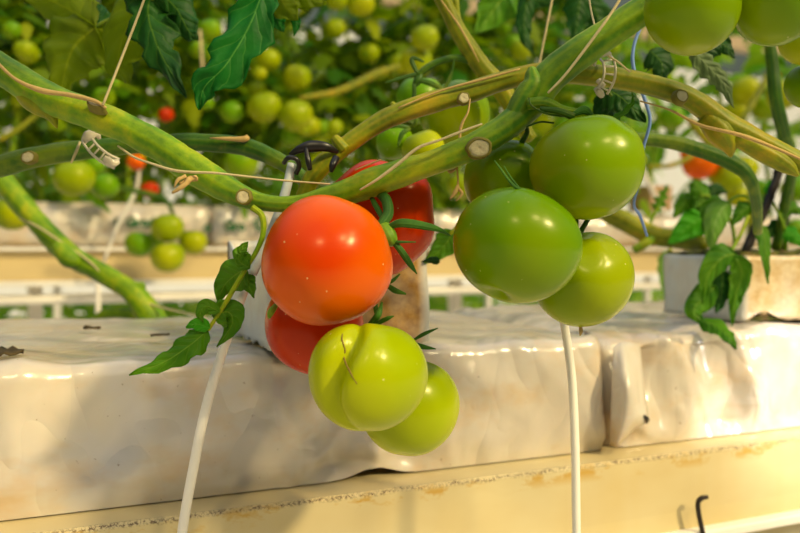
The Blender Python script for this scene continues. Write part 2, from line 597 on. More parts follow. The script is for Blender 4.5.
mb = MB()
sheet(mb, [[(614, 346, .668), (624, 342, .672), (640, 344, .682)],
           [(612, 380, .655), (628, 376, .645), (644, 384, .672)],
           [(611, 412, .655), (630, 410, .640), (648, 418, .668)],
           [(610, 446, .662), (618, 446, .650), (634, 430, .668)]])
mb.build('film_fold', M['film'], sl2)
mb = MB(); pxtube(mb, [(644, 416, .66, 3), (647, 419, .665, 5), (646, 422, .67, 4)]); tag(mb.build('film_tear', M['black'], sl2), 'small dark hole in the folded film')


def block(name, label, cpx, ang, L, W, H, seed, fill, dip=0.0, notch=0.0):
    """film-wrapped rockwool block; cpx front corner base point, ang = direction of the long side from the camera's right"""
    c = Vector(cpx)
    ux = (rgt * math.cos(ang) + Vector((fwd.x, fwd.y, 0)).normalized() * math.sin(ang)).normalized()
    uy = Vector((-ux.y, ux.x, 0))
    root = thing(name, label, 'growing block', c + ux * L / 2 + uy * W / 2)
    mb = MB(); vs = []; uv = []; fs = []
    nz, per = 12, []
    def ring():
        out = []
        m = 14
        for i in range(m): out.append((i / m * L, 0, 1.0))
        for i in range(m): out.append((L, i / m * W, 0.0))
        for i in range(m): out.append((L - i / m * L, W, 0.0))
        for i in range(m): out.append((0, W - i / m * W, 0.0))
        return out
    rg = ring(); k = len(rg)
    for wall in (0, 1):
        inset = .0015 * wall
        for j in range(nz + 1):
            t = j / nz
            for (a, b, s) in rg:
                aa = a + (inset if a < L / 2 else -inset); bb = b + (inset if b < W / 2 else -inset)
                p = c + ux * aa + uy * bb
                nn = noise.noise(Vector((a * 40, b * 40, seed))) * .5 + noise.noise(Vector((a * 110, b * 110, seed + 4)))
                z0 = max(0, nn) * .010 if j == 0 else 0
                if j == 0 and b == 0 and notch: z0 = max(z0, notch * math.exp(-((a - .028) / .014) ** 2))
                top = H + .002 * noise.noise(Vector((a * 30, b * 30, seed + 9)))
                if a == 0: top -= dip * math.sin(PI * b / W)
                p = p + Vector((0, 0, z0 * (1 - t) + top * t))
                bulge = .0025 * noise.noise(Vector((a * 25, b * 25, t * 2 + seed)))
                p += (ux * (aa - L / 2) + uy * (bb - W / 2)).normalized() * bulge
                vs.append(p); uv.append((s if .004 < a < L - .008 else 0, t))
    for wall in (0, 1):
        o = wall * (nz + 1) * k
        for j in range(nz):
            for i in range(k):
                q = (o + j * k + i, o + j * k + (i + 1) % k, o + (j + 1) * k + (i + 1) % k, o + (j + 1) * k + i)
                fs.append(q if wall == 0 else tuple(reversed(q)))
    o = (nz + 1) * k
    for i in range(k):
        j = (i + 1) % k
        fs.append((nz * k + i, nz * k + j, o + nz * k + j, o + nz * k + i))
        fs.append((i, o + i, o + j, j))
    mb.add(vs, fs, uv); mb.build('film_wrap', M['wrap' if dip else 'wrap_pale'], root)
    # rockwool body
    mb = MB(); m = 16; vs = []; fs = []
    e = .003
    for i in range(m + 1):
        for j in range(m + 1):
            a = e + (L - 2 * e) * i / m; b = e + (W - 2 * e) * j / m
            vs.append(c + ux * a + uy * b + Vector((0, 0, H + fill + .006 * noise.noise(Vector((a * 60, b * 60, seed))))))
    for i in range(m):
        for j in range(m):
            q = i * (m + 1) + j
            fs.append((q, q + m + 1, q + m + 2, q + 1))
    N = len(vs)
    ringi = [i * (m + 1) for i in range(m + 1)] + [m * (m + 1) + j for j in range(1, m + 1)] + [i * (m + 1) + m for i in reversed(range(m))] + [j for j in reversed(range(1, m))]
    for q in ringi:
        v = vs[q].copy(); v.z = c.z; vs.append(v)
    for q in range(len(ringi)):
        w = (q + 1) % len(ringi)
        fs.append((ringi[w], ringi[q], N + q, N + w))
    fs.append(tuple(N + q for q in reversed(range(len(ringi)))))
    mb.add(vs, fs); mb.build('rockwool_core', M['rockwool'], root)
    return root, ux, uy, c


def on_slab(x, y):
    r = fwd + rgt * ((x - 400) / F) + upv * ((266.5 - y) / F)
    return CAM + r * ((ZT + .0005 - CAMZ) / r.z)


b1, u1, v1, c1 = block('propagation_block', 'white film-wrapped block with tan stained face behind the red tomatoes', on_slab(270, 351), math.radians(24), .125, .140, .080, 2, -.035, dip=.020)
mb = MB(); q = c1 + v1 * .140; tube(mb, [q + Vector((0, 0, .004)), q + Vector((0, 0, .04)), q + Vector((0, 0, .078)), ], [.0012] * 3, seg=6)
mb.build('wrap_edge', M['black'], b1)['label'] = 'dark edge of the film wrap'
b2, u2, v2, c2 = block('propagation_block', 'white film-wrapped block at right with black stakes and wilting leaves on top', on_slab(741, 322), math.radians(17), .135, .125, .066, 5, .003, notch=.012)


# ---------------------------------------------------------------- leaves
def leaflet(mb, pts, wid, nrm, seed=0, lobes=5, fold=.25, curl=.15, tip=1.0, nl=26, nw=6, serr=.17):
    """midrib through pts (world), half-width wid (m), nrm approx facing direction"""
    r = random.Random(seed)
    raw = [Vector(q) for q in spline([tuple(p) for p in pts], max(2, nl // (len(pts) - 1)))]
    m = len(raw)
    T, _ = frames(raw)
    ph = [r.uniform(0, 6.28) for _ in range(4)]
    vs = []; uv = []
    for i, (p, t) in enumerate(zip(raw, T)):
        s = i / (m - 1)
        side = t.cross(nrm).normalized(); nn = side.cross(t).normalized()
        w0 = wid * (math.sin(PI * min(1, s ** .62)) ** .75) * (1 - .25 * s) * 1.18
        w0 = max(w0, wid * .02)
        for sd in (-1, 1):
            ll = 1 - serr * (0.5 + 0.5 * math.cos(2 * PI * lobes * s + ph[0] + sd)) - serr * .35 * (.5 + .5 * math.cos(2 * PI * lobes * 2.7 * s + ph[1 + (sd > 0)]))
            w = w0 * ll
            for j in range(nw + 1):
                u = j / nw
                if sd == -1: uu = -(1 - u)
                else: uu = u
                if sd == 1 and j == 0: continue
                off = side * (uu * w) - t * (abs(uu) * w * -.25 * (1 - s) * .5)
                z = -fold * abs(uu) * w + curl * w * math.sin(3 * uu + ph[3]) * abs(uu) + .10 * wid * math.sin(7 * 2 * PI * (s - .2 * abs(uu)) * .5 + ph[0]) * abs(uu)
                z += .25 * wid * noise.noise(Vector((s * 4 + seed, uu * 2, seed * 1.7))) * abs(uu)
                vs.append(p + off + nn * z); uv.append((uu, s))
    k = 2 * nw + 1
    fs = []
    for i in range(m - 1):
        for j in range(k - 1):
            fs.append((i * k + j, i * k + j + 1, (i + 1) * k + j + 1, (i + 1) * k + j))
    mb.add(vs, fs, uv)
    return mb


BACKN = -fwd


def leaf_thing(name, label, cat, stalk, leaflets, group=None, stalk_mat='stem'):
    """stalk: pxtube spec ; leaflets: (points px, halfwidth px, mat, seed, opts)"""
    base = P(*stalk[0][:3])
    root = thing(name, label, cat, base, group)
    mb = MB(); pxtube(mb, stalk, seg=8, rough=.08); mb.build('leaf_stalk', M[stalk_mat], root)
    for (pts, w, mat, seed, kw) in leaflets:
        d = pts[0][2]
        tilt = kw.pop('n', (0, 0))
        nn = (BACKN + rgt * tilt[0] + upv * tilt[1]).normalized()
        mb = MB()
        leaflet(mb, [P(*q) for q in pts], px(w, d), nn, seed, **kw)
        o = mb.build('leaflet', M[mat], root)
        sm = o.modifiers.new('thickness', 'SOLIDIFY'); sm.thickness = .0003
    return root


leaf_thing('tomato_leaf', 'broad olive-green leaf hanging at top left above the main stem', 'leaf',
           [(136, 2, .60, 4), (118, 16, .60, 4), (104, 22, .6, 4), (96, 27, .6, 3)],
           [([(96, 27, .60), (70, 10, .61), (40, -4, .62), (8, -16, .63)], 26, 'leaf_olive', 1, dict(lobes=4, n=(.1, -.2))),
            ([(96, 27, .60), (76, 44, .60), (66, 66, .60), (60, 98, .60)], 37, 'leaf_olive', 2, dict(lobes=5, n=(-.1, 0), fold=.1)),
            ([(96, 27, .60), (108, 36, .605), (116, 52, .61)], 14, 'leaf_olive', 3, dict(lobes=3)),
            ([(100, 24, .60), (100, 12, .605), (92, 2, .61)], 9, 'leaf_dark', 4, dict(lobes=3))], stalk_mat='stem_dark')
leaf_thing('tomato_leaf', 'dark green lobed leaf with pale veins drooping beside the straw-coloured twine', 'leaf',
           [(170, -26, .56, 5), (158, -10, .56, 4), (152, 0, .56, 3)],
           [([(152, -6, .56), (148, 14, .56), (160, 52, .555), (186, 97, .55)], 29, 'leaf_dark', 5, dict(lobes=4, fold=.3, serr=.35)),
            ([(158, -8, .565), (176, 8, .565), (188, 30, .565), (198, 40, .565)], 17, 'leaf_dark', 6, dict(lobes=3)),
            ([(150, -4, .57), (130, 20, .575), (118, 60, .58), (130, 84, .58)], 26, 'leaf_olive', 7, dict(lobes=4))], stalk_mat='stem_dark')
leaf_thing('tomato_leaf', 'cool green pointed leaf hanging down at top, twisted at its tip', 'leaf',
           [(262, -30, .50, 5), (262, -16, .50, 4), (260, -4, .50, 3)],
           [([(264, -14, .50), (252, 20, .495), (228, 62, .49), (204, 88, .492), (200, 110, .495)], 27, 'leaf_teal', 9, dict(lobes=4, fold=.25, serr=.3))], stalk_mat='stem')
leaf_thing('tomato_leaf', 'olive leaf with teal curled tips at the top edge beside the cool green leaf', 'leaf',
           [(270, -24, .54, 5), (276, -12, .54, 4), (284, -2, .54, 3)],
           [([(276, -16, .54), (284, 4, .54), (298, 20, .54)], 18, 'leaf_olive', 11, dict(lobes=3)),
            ([(284, -14, .545), (304, -4, .545), (326, 4, .545)], 16, 'leaf_olive', 12, dict(lobes=3)),
            ([(272, 6, .55), (276, 18, .55), (284, 32, .55)], 11, 'leaf_teal', 13, dict(lobes=2, serr=.1)),
            ([(294, 16, .55), (296, 24, .55), (294, 36, .55)], 5, 'leaf_teal', 14, dict(lobes=2, serr=.1))])
leaf_thing('tomato_leaf', 'narrow dark green leaf hanging straight down at the top beside the thin twine', 'leaf',
           [(530, -20, .75, 6), (529, -8, .75, 5), (528, 0, .75, 4)],
           [([(530, -10, .75), (525, 14, .75), (525, 36, .75), (534, 56, .75)], 9, 'leaf_dark', 15, dict(lobes=3, serr=.15))], stalk_mat='stem_dark')
leaf_thing('tomato_leaf', 'broad soft green leaf at the top between two stems', 'leaf',
           [(500, -30, .85, 6), (502, -18, .85, 5), (504, -8, .85, 4)],
           [([(514, -20, .85), (498, 4, .85), (476, 34, .85)], 24, 'leaf', 16, dict(lobes=3)),
            ([(510, -20, .9), (530, -4, .9), (556, 4, .9)], 14, 'leaf_dark', 17, dict(lobes=3))], stalk_mat='stem')
leaf_thing('tomato_leaf', 'dark blurred leaf hanging behind the upper bright green stem', 'leaf',
           [(580, -20, .8, 6), (580, -8, .8, 5), (580, -2, .8, 4)],
           [([(582, -10, .8), (578, 14, .8), (574, 44, .8)], 15, 'leaf_dark', 18, dict(lobes=3)),
            ([(588, -4, .82), (600, 24, .82), (596, 50, .82)], 17, 'leaf_dark', 19, dict(lobes=3))], stalk_mat='stem_dark')
leaf_thing('tomato_leaf', 'grey-green toothed leaf hanging below the upper right green tomato', 'leaf',
           [(684, 44, .56, 4), (690, 50, .56, 3), (696, 56, .56, 3)],
           [([(692, 50, .56), (708, 66, .56), (724, 84, .56), (734, 108, .56)], 12, 'leaf_grey', 21, dict(lobes=6, serr=.25)),
            ([(700, 52, .6), (722, 44, .6), (735, 58, .6)], 12, 'leaf_dark', 22, dict(lobes=3)),
            ([(650, 50, .62), (662, 64, .62), (660, 84, .62)], 16, 'leaf_dark', 23, dict(lobes=3))], stalk_mat='stem_dark')
leaf_thing('tomato_leaf', 'dark green leaf behind the right-hand clear clip, above the top green tomato', 'leaf',
           [(598, 84, .52, 4), (606, 90, .52, 4), (612, 96, .52, 3)],
           [([(604, 88, .53), (622, 98, .53), (646, 122, .53)], 20, 'leaf_dark', 24, dict(lobes=4)),
            ([(600, 92, .54), (610, 112, .54), (620, 128, .54)], 13, 'leaf_dark', 25, dict(lobes=3)),
            ([(596, 118, .47), (614, 118, .462), (632, 104, .46), (632, 92, .46)], 4, 'leaf', 26, dict(lobes=5, fold=.8, serr=.4))], stalk_mat='stem_dark')
leaf_thing('leafy_shoot', 'small leafy side shoot with drooping leaflets hanging left of the red tomato', 'shoot',
           [(252, 207, .455, 7), (262, 216, .455, 6.5), (263, 234, .455, 6), (256, 252, .455, 5), (246, 268, .455, 5), (232, 292, .455, 5), (220, 312, .455, 4), (208, 330, .455, 4)],
           [([(248, 264, .452), (240, 254, .45), (248, 242, .45)], 9, 'leaf', 31, dict(lobes=3)),
            ([(250, 268, .452), (240, 262, .45), (238, 254, .448)], 6, 'leaf', 32, dict(lobes=2)),
            ([(246, 268, .458), (234, 276, .462), (224, 286, .465), (218, 302, .466)], 17, 'leaf', 33, dict(lobes=2, serr=.08, n=(.3, .2), fold=.1)),
            ([(242, 276, .46), (248, 284, .462), (254, 298, .464)], 10, 'leaf', 34, dict(lobes=3, n=(-.4, 0))),
            ([(220, 312, .452), (206, 306, .45), (200, 314, .45), (203, 322, .45)], 7, 'leaf', 35, dict(lobes=2, serr=.1)),
            ([(212, 316, .455), (228, 312, .455), (232, 324, .457), (217, 347, .458)], 15, 'leaf', 36, dict(lobes=3, n=(-.2, .2))),
            ([(210, 328, .453), (196, 324, .45), (186, 328, .45)], 7, 'leaf_lit', 37, dict(lobes=2, serr=.1)),
            ([(208, 330, .455), (190, 345, .45), (164, 362, .446), (129, 375, .442)], 14, 'leaf', 38, dict(lobes=4, n=(0, .35), serr=.2, fold=.15)),
            ])
leaf_thing('tomato_leaf', 'green leaf tip behind the rear red tomato, beside the stained block', 'leaf',
           [(462, 222, .60, 4), (456, 228, .60, 4), (450, 234, .60, 4)],
           [([(454, 230, .60), (444, 246, .60), (424, 264, .60)], 13, 'leaf', 41, dict(lobes=3, serr=.1)),
            ([(440, 262, .57), (432, 260, .57), (421, 262, .57)], 4, 'leaf_dark', 42, dict(lobes=3, serr=.1))])
# leaves on the right block
D = .80
leaf_thing('leafy_shoot', 'upright leafy shoot with small heart-shaped leaflets on the right block', 'shoot',
           [(735, 246, .86, 4), (732, 225, .86, 4), (722, 205, .86, 4), (708, 196, .86, 3), (700, 196, .86, 3)],
           [([(708, 198, .86), (698, 188, .86), (696, 178, .86)], 10, 'leaf', 43, dict(lobes=2, serr=.08)),
            ([(706, 198, .86), (700, 204, .86), (694, 208, .86)], 10, 'leaf', 44, dict(lobes=2, serr=.1)),
            ([(696, 198, .87), (684, 204, .87), (674, 218, .87)], 10, 'leaf', 45, dict(lobes=3)),
            ([(708, 214, .90), (690, 226, .90), (668, 244, .90)], 15, 'leaf_lit', 46, dict(lobes=2, serr=.08)),
            ([(706, 200, .9), (716, 190, .9), (728, 192, .9)], 8, 'leaf_dark', 47, dict(lobes=2, serr=.08)),
            ])
leaf_thing('leafy_shoot', 'pale drooping leaf beside the black stake on the right block', 'shoot',
           [(760, 246, .78, 4), (756, 214, .78, 4), (748, 198, .78, 3), (738, 196, .78, 3), (728, 202, .78, 3)],
           [([(730, 202, .78), (720, 212, .775), (713, 232, .77), (713, 254, .77)], 12, 'leaf_pale', 48, dict(lobes=2, serr=.08, n=(-.2, 0))),
            ([(724, 200, .785), (712, 208, .785), (708, 226, .785), (708, 240, .785)], 10, 'leaf', 49, dict(lobes=3)),
            ([(752, 204, .78), (742, 212, .78), (732, 226, .78)], 9, 'leaf', 50, dict(lobes=3)),
            ([(756, 226, .745), (764, 236, .74), (766, 260, .735), (768, 284, .735)], 8.5, 'leaf', 51, dict(lobes=4, n=(.2, 0))),
            ])
leaf_thing('wilted_leaf', 'wilted green leaves hanging over the front corner of the right block onto the slab', 'leaf',
           [(748, 216, .76, 4), (742, 232, .755, 4), (734, 246, .75, 4), (728, 254, .745, 4)],
           [([(736, 254, .74), (722, 258, .735), (708, 276, .735), (703, 304, .735)], 13, 'leaf', 52, dict(lobes=2, serr=.06)),
            ([(734, 256, .745), (742, 272, .745), (736, 296, .745), (732, 326, .745)], 12, 'leaf', 53, dict(lobes=4)),
            ([(716, 286, .745), (704, 298, .745), (694, 310, .74), (704, 326, .735)], 13, 'leaf', 54, dict(lobes=2, serr=.1)),
            ([(722, 270, .75), (722, 290, .75), (716, 314, .748)], 14, 'leaf_dark', 55, dict(lobes=3)),
            ([(700, 320, .735), (716, 326, .72), (728, 336, .70), (737, 349, .69)], 10, 'leaf', 56, dict(lobes=3, serr=.08, n=(0, .5))),
            ])
leaf_thing('leafy_shoot', 'tangle of green leaflets around the thin black stake on the right block', 'shoot',
           [(786, 250, .80, 4), (784, 228, .80, 4), (776, 208, .80, 3), (768, 196, .80, 3)],
           [([(784, 232, .79), (794, 236, .79), (806, 248, .79)], 9, 'leaf_lit', 61, dict(lobes=3)),
            ([(780, 214, .80), (792, 208, .80), (806, 214, .80)], 9, 'leaf', 62, dict(lobes=3)),
            ([(770, 198, .80), (760, 204, .80), (752, 218, .80)], 8, 'leaf_pale', 63, dict(lobes=3)),
            ([(784, 224, .81), (772, 230, .81), (766, 242, .81)], 8, 'leaf_dark', 64, dict(lobes=3)),
            ([(770, 196, .80), (772, 186, .80), (780, 178, .80)], 7, 'leaf_lit', 65, dict(lobes=2))])
leaf_thing('tomato_leaf', 'small jagged green leaf standing left of the right block', 'leaf',
           [(648, 228, .95, 3), (654, 215, .95, 3), (660, 205, .95, 2.5)],
           [([(656, 212, .95), (662, 198, .95), (668, 184, .95)], 8, 'leaf', 57, dict(lobes=4, serr=.5))])
leaf_thing('wilted_leaf', 'yellowing leaf hanging behind the left corner of the right block', 'leaf',
           [(672, 240, 1.06, 4), (670, 250, 1.06, 4), (667, 256, 1.06, 3)],
           [([(668, 250, 1.06), (666, 272, 1.06), (664, 297, 1.06)], 9, 'leaf_pale', 58, dict(lobes=4)),
            ([(671, 252, 1.07), (670, 262, 1.07), (669, 276, 1.07)], 6, 'leaf_dark', 59, dict(lobes=3))])


# ---------------------------------------------------------------- stems
def stem_thing(name, label, spec, mat, parts=(), rough=.09, ridge=.05, seg=20, n=10):
    root = thing(name, label, 'vine', P(*spec[0][:3]))
    mb = MB(); pxtube(mb, spec, seg=seg, n=n, rough=rough, ridge=ridge); mb.build('main_stem', M[mat], root)
    for (pn, m, sp, kw, *lab) in parts:
        mb = MB(); pxtube(mb, sp, **kw)
        o = mb.build(pn, M[m], root)
        if lab: o['label'] = lab[0]
    return root


def scar(root, x, y, d, w, h=None, ang=0.0, aim=None, r_stem=10):
    """a cut leaf-stalk scar: corky disc with raised rim, sitting on the stem surface"""
    h = h or w
    c = P(x, y, d)
    n = (BACKN if aim is None else (BACKN + rgt * aim[0] + upv * aim[1])).normalized()
    a = (rgt * math.cos(ang) + upv * math.sin(ang)); a = (a - n * a.dot(n)).normalized(); b = n.cross(a)
    mb = MB(); mr = MB()
    def disc(m, prof, jig):
        vs = []; fs = []; seg = 22
        for (rr, z) in prof:
            for k in range(seg):
                t = 2 * PI * k / seg
                q = 1 + jig * noise.noise(Vector((math.cos(t) * 2, math.sin(t) * 2, x)))
                vs.append(c + a * math.cos(t) * px(w / 2, d) * rr * q + b * math.sin(t) * px(h / 2, d) * rr * q + n * z * px(w / 2, d))
        for i in range(len(prof) - 1):
            for k in range(seg):
                fs.append((i * seg + k, i * seg + (k + 1) % seg, (i + 1) * seg + (k + 1) % seg, (i + 1) * seg + k))
        vs.append(c + n * prof[-1][1] * px(w / 2, d) * .8)
        for k in range(seg): fs.append(((len(prof) - 1) * seg + k, (len(prof) - 1) * seg + (k + 1) % seg, len(vs) - 1))
        m.add(vs, fs)
    disc(mr, [(1.25, -1.1), (1.15, -.1), (1.05, .12), (.9, .14), (.84, .02)], .15)
    disc(mb, [(.9, .0), (.86, .1), (.6, .06), (.3, .1), (.12, .02)], .2)
    r = mr.build('scar_rim', M['scar_rim'], root)
    s = mb.build('cut_scar', M['scar'], r)
    s['label'] = 'pale corky cut scar'
    return s


A = stem_thing('tomato_vine', 'thick bright green main stem sagging just above the red tomato, rising to the upper right',
    [(-40, 40, .50, 26), (0, 68, .49, 31), (50, 98, .485, 32), (100, 117, .48, 30), (150, 140, .475, 30), (200, 172, .47, 31), (238, 194, .465, 25), (268, 203, .462, 17),
     (300, 203, .462, 17), (340, 194, .462, 25), (385, 178, .46, 29), (430, 164, .46, 25), (470, 148, .46, 27), (505, 128, .462, 27),
     (532, 104, .465, 30), (552, 76, .465, 33), (585, 50, .46, 32), (625, 23, .455, 30), (668, -8, .45, 30), (720, -50, .445, 30)], 'stem',
    [('dry_edge', 'dry', [(-10, 55, .474, 3), (14, 78, .470, 4), (40, 90, .467, 5), (70, 95, .465, 4.5), (95, 101, .463, 4), (106, 108, .463, 3)], dict(seg=6, rough=.3), 'dried tan edge of the stem'),
     ('leaf_base', 'stem_olive', [(10, 76, .488, 12), (30, 96, .487, 24), (44, 106, .486, 24), (52, 116, .485, 13), (57, 128, .485, 2)], dict(seg=12, rough=.15)),
     ('side_stub', 'stem', [(318, 204, .455, 10), (330, 212, .446, 14), (342, 212, .446, 15), (346, 213, .446, 6)], dict(seg=12)),
     ('side_stub', 'stem_olive', [(345, 188, .46, 9), (352, 181, .458, 8), (354, 176, .458, 4)], dict(seg=10)),
     ('stem_sheath', 'dry', [(83 + 272, 170, .452, 1.5), (380, 160, .449, 1.5), (372, 163, .449, 1.5)], dict(seg=6)),
     ('fork_shoulder', 'stem', [(508, 132, .463, 20), (522, 106, .463, 27), (533, 86, .463, 25), (532, 73, .463, 14), (531, 67, .463, 5)], dict(seg=14, rough=.06)),
     ('fruit_stalk', 'stem', [(528, 104, .455, 12), (545, 103, .452, 12), (562, 110, .452, 10), (578, 112, .452, 7)], dict(seg=12)),
     ('dark_edge', 'stem_dark', [(529, 98, .446, 1.5), (532, 106, .445, 2), (548, 114, .446, 2), (572, 117, .447, 2)], dict(seg=6)),
     ('dark_edge', 'stem_dark', [(526, 127, .452, 2), (540, 122, .452, 2), (554, 123, .452, 2)], dict(seg=6)),
     ])
scar(A, 243, 197, .449, 14, 14, aim=(0, -.1))
scar(A, 479, 148, .4495, 23, 19, ang=.2, aim=(0, -.15))
scar(A, 95, 104, .465, 18, 7, ang=-.45, aim=(0, .7))
B = stem_thing('tomato_vine', 'dark green stem running level behind the main stem, ending at the black clip',
    [(-40, 176, .53, 20), (0, 166, .53, 22), (50, 154, .53, 21), (120, 146, .53, 18), (180, 142, .53, 17), (235, 145, .53, 18), (270, 156, .52, 17), (296, 172, .515, 15), (312, 190, .505, 13)], 'stem_dark',
    [('torn_bark', 'dry', [(210, 138, .522, 2), (243, 139, .52, 6), (248, 136, .52, 4)], dict(seg=8, rough=.4), 'small torn tan bark')], seg=16)
scar(B, 28, 157, .52, 14, 11, ang=.2)
C_ = stem_thing('tomato_vine', 'olive stem arching from the black clip, passing behind the main stem fork',
    [(300, 206, .49, 14), (308, 186, .49, 17), (320, 168, .49, 19), (345, 146, .49, 18), (385, 120, .49, 20), (430, 103, .49, 22), (470, 92, .49, 21), (510, 79, .49, 20), (550, 73, .49, 21), (600, 76, .49, 22),
     (650, 85, .49, 21), (690, 99, .49, 22), (725, 124, .49, 24), (760, 141, .49, 20), (800, 162, .49, 19), (850, 190, .49, 18)], 'stem_olive',
    [('side_stub', 'stem_olive', [(396, 112, .49, 8), (393, 105, .49, 7), (391, 103, .49, 4)], dict(seg=10)),
     ('side_stub', 'stem_olive', [(345, 150, .487, 14), (338, 142, .487, 12), (334, 137, .487, 8)], dict(seg=10)),
     ('dry_edge', 'dry', [(640, 101, .479, 1.5), (670, 110, .478, 2), (700, 125, .477, 3), (740, 135, .476, 4), (780, 150, .476, 3), (815, 166, .476, 2)], dict(seg=6, rough=.2), 'dried tan edge of the stem'),
     ('dry_edge', 'dry', [(398, 108, .482, 1.5), (440, 91, .482, 2), (480, 80, .481, 2.5), (520, 69, .481, 2)], dict(seg=6, rough=.2)),
     ('leaf_base', 'stem_olive', [(704, 116, .489, 18), (718, 130, .489, 27), (728, 144, .489, 20), (731, 157, .489, 3)], dict(seg=12)),
     ('lower_tip', 'stem_olive', [(735, 137, .487, 16), (765, 153, .487, 20), (788, 167, .487, 15), (798, 176, .487, 3)], dict(seg=12))])
scar(C_, 464, 98, .477, 11, 11)
scar(C_, 682, 96, .476, 13, 13, aim=(.2, .2))
stem_thing('tomato_vine', 'smooth green stem slanting down at left into the gap behind the slab',
    [(-30, 146, .98, 24), (0, 178, .97, 23), (34, 218, .96, 21), (68, 253, .95, 22), (100, 272, .94, 20), (132, 292, .93, 22), (152, 318, .93, 26), (166, 344, .93, 26)], 'stem',
    [('node', 'stem', [(58, 246, .94, 16), (69, 258, .932, 20), (80, 262, .935, 12)], dict(seg=12)),
     ('side_stub', 'stem', [(130, 290, .935, 14), (140, 287, .93, 12), (144, 284, .93, 7)], dict(seg=10)),
     ('lower_loop', 'stem', [(90, 324, .955, 8), (104, 315, .95, 10), (124, 313, .945, 11), (146, 318, .94, 12)], dict(seg=12))], seg=18)
E = stem_thing('tomato_vine', 'olive stem coming down from the top edge behind the fork, bearing the green cluster behind',
    [(430, -30, .60, 16), (444, 2, .60, 16), (461, 36, .60, 17), (481, 66, .60, 20), (500, 88, .60, 20), (516, 114, .60, 17), (530, 140, .60, 15)], 'stem_olive',
    [('dry_edge', 'dry', [(441, 0, .588, 1.5), (458, 24, .588, 2), (470, 45, .588, 2), (479, 62, .588, 1)], dict(seg=6)),
     ('fruit_stalk', 'stem_dark', [(474, 62, .60, 8), (456, 58, .60, 7), (438, 62, .60, 7), (424, 70, .60, 7), (416, 78, .60, 5)], dict(seg=10)),
     ('side_shoot', 'stem_olive', [(470, 52, .60, 8), (465, 34, .60, 7), (458, 18, .60, 6), (456, 0, .60, 6)], dict(seg=8))])
stem_thing('tomato_vine', 'slim green stem running level behind the blue twine at right',
    [(600, 150, .60, 11), (632, 140, .60, 13), (670, 142, .60, 14), (705, 152, .60, 15), (732, 163, .60, 16), (748, 176, .60, 13), (756, 200, .62, 11), (758, 232, .66, 9)], 'stem_dark')
stem_thing('tomato_vine', 'dark vertical stem at the right edge under the upper tomatoes',
    [(768, 30, .70, 10), (772, 60, .70, 12), (776, 100, .70, 13), (784, 135, .72, 13), (792, 165, .76, 11), (785, 205, .80, 10), (776, 249, .82, 10)], 'stem_dark')
stem_thing('tomato_vine', 'thick blurred green stem leading into the left side of the right block',
    [(560, 196, .98, 14), (590, 204, .97, 17), (620, 219, .96, 20), (650, 234, .95, 20), (680, 240, .93, 18), (706, 244, .90, 14)], 'stem_olive',
    [('side_stub', 'stem', [(656, 234, .945, 10), (646, 243, .94, 10), (634, 250, .94, 8)], dict(seg=10))])


# ---------------------------------------------------------------- tomatoes
def tomato_mesh(name, R, H, lobe=.06, nl=5, seed=0, dim=.16, crease=None, seg=64, rings=40, bdent=.03):
    r = random.Random(seed)
    ph = [r.uniform(0, 2 * PI) for _ in range(8)]
    am = [r.uniform(.4, 1) for _ in range(8)]
    vs = []; fs = []; uv = []
    for i in range(rings + 1):
        th = PI * i / rings
        s, c = math.sin(th), math.cos(th)
        for k in range(seg):
            a = 2 * PI * k / seg
            f = (0.75 + .25 * c) * s ** 1.0
            l = lobe * f * (am[0] * math.cos(nl * a + ph[0]) * .6 + am[1] * math.cos((nl - 2) * a + ph[1]) * .5 + am[2] * math.cos(2 * a + ph[2]) * .4)
            # sharper grooves near the shoulders
            l -= lobe * .6 * max(0, c) ** 1.5 * s * abs(math.cos(nl * .5 * a + ph[3])) ** 6
            if crease:
                for (ca, cw, cdp, t0, t1) in crease:
                    da = (a - ca - .25 * math.sin(th * 2) + PI) % (2 * PI) - PI
                    win = max(0, min(1, (th - t0) / .3)) * max(0, min(1, (t1 - th) / .3))
                    l -= cdp * math.exp(-(da / cw) ** 2) * win * s
            sq = (abs(s) ** .92) * (1 + .04 * c)
            rad = R * (sq) * (1 + l)
            z = H * c * (1 + .35 * l)
            z -= H * dim * math.exp(-((s / .33) ** 2)) * (c > 0)
            z += H * bdent * math.exp(-((s / .16) ** 2)) * (c < 0)
            vs.append(Vector((rad * math.cos(a), rad * math.sin(a), z))); uv.append((k / seg, i / rings))
    for i in range(rings):
        for k in range(seg):
            fs.append((i * seg + k, (i + 1) * seg + k, (i + 1) * seg + (k + 1) % seg, i * seg + (k + 1) % seg))
    mb = MB(); mb.add(vs, fs, uv)
    me = bpy.data.meshes.new(name)
    me.from_pydata(mb.v, [], mb.f)
    me.polygons.foreach_set('use_smooth', [True] * len(me.polygons))
    bm = bmesh.new(); bm.from_mesh(me); bmesh.ops.remove_doubles(bm, verts=bm.verts, dist=1e-6); bm.to_mesh(me); bm.free()
    return me


def axis_rot(ax, spin=0.0):
    """rotation taking local z to (right, up, towards-camera) direction"""
    v = (rgt * ax[0] + upv * ax[1] + BACKN * ax[2]).normalized()
    return v.to_track_quat('Z', 'Y') @ Quaternion((0, 0, 1), spin)


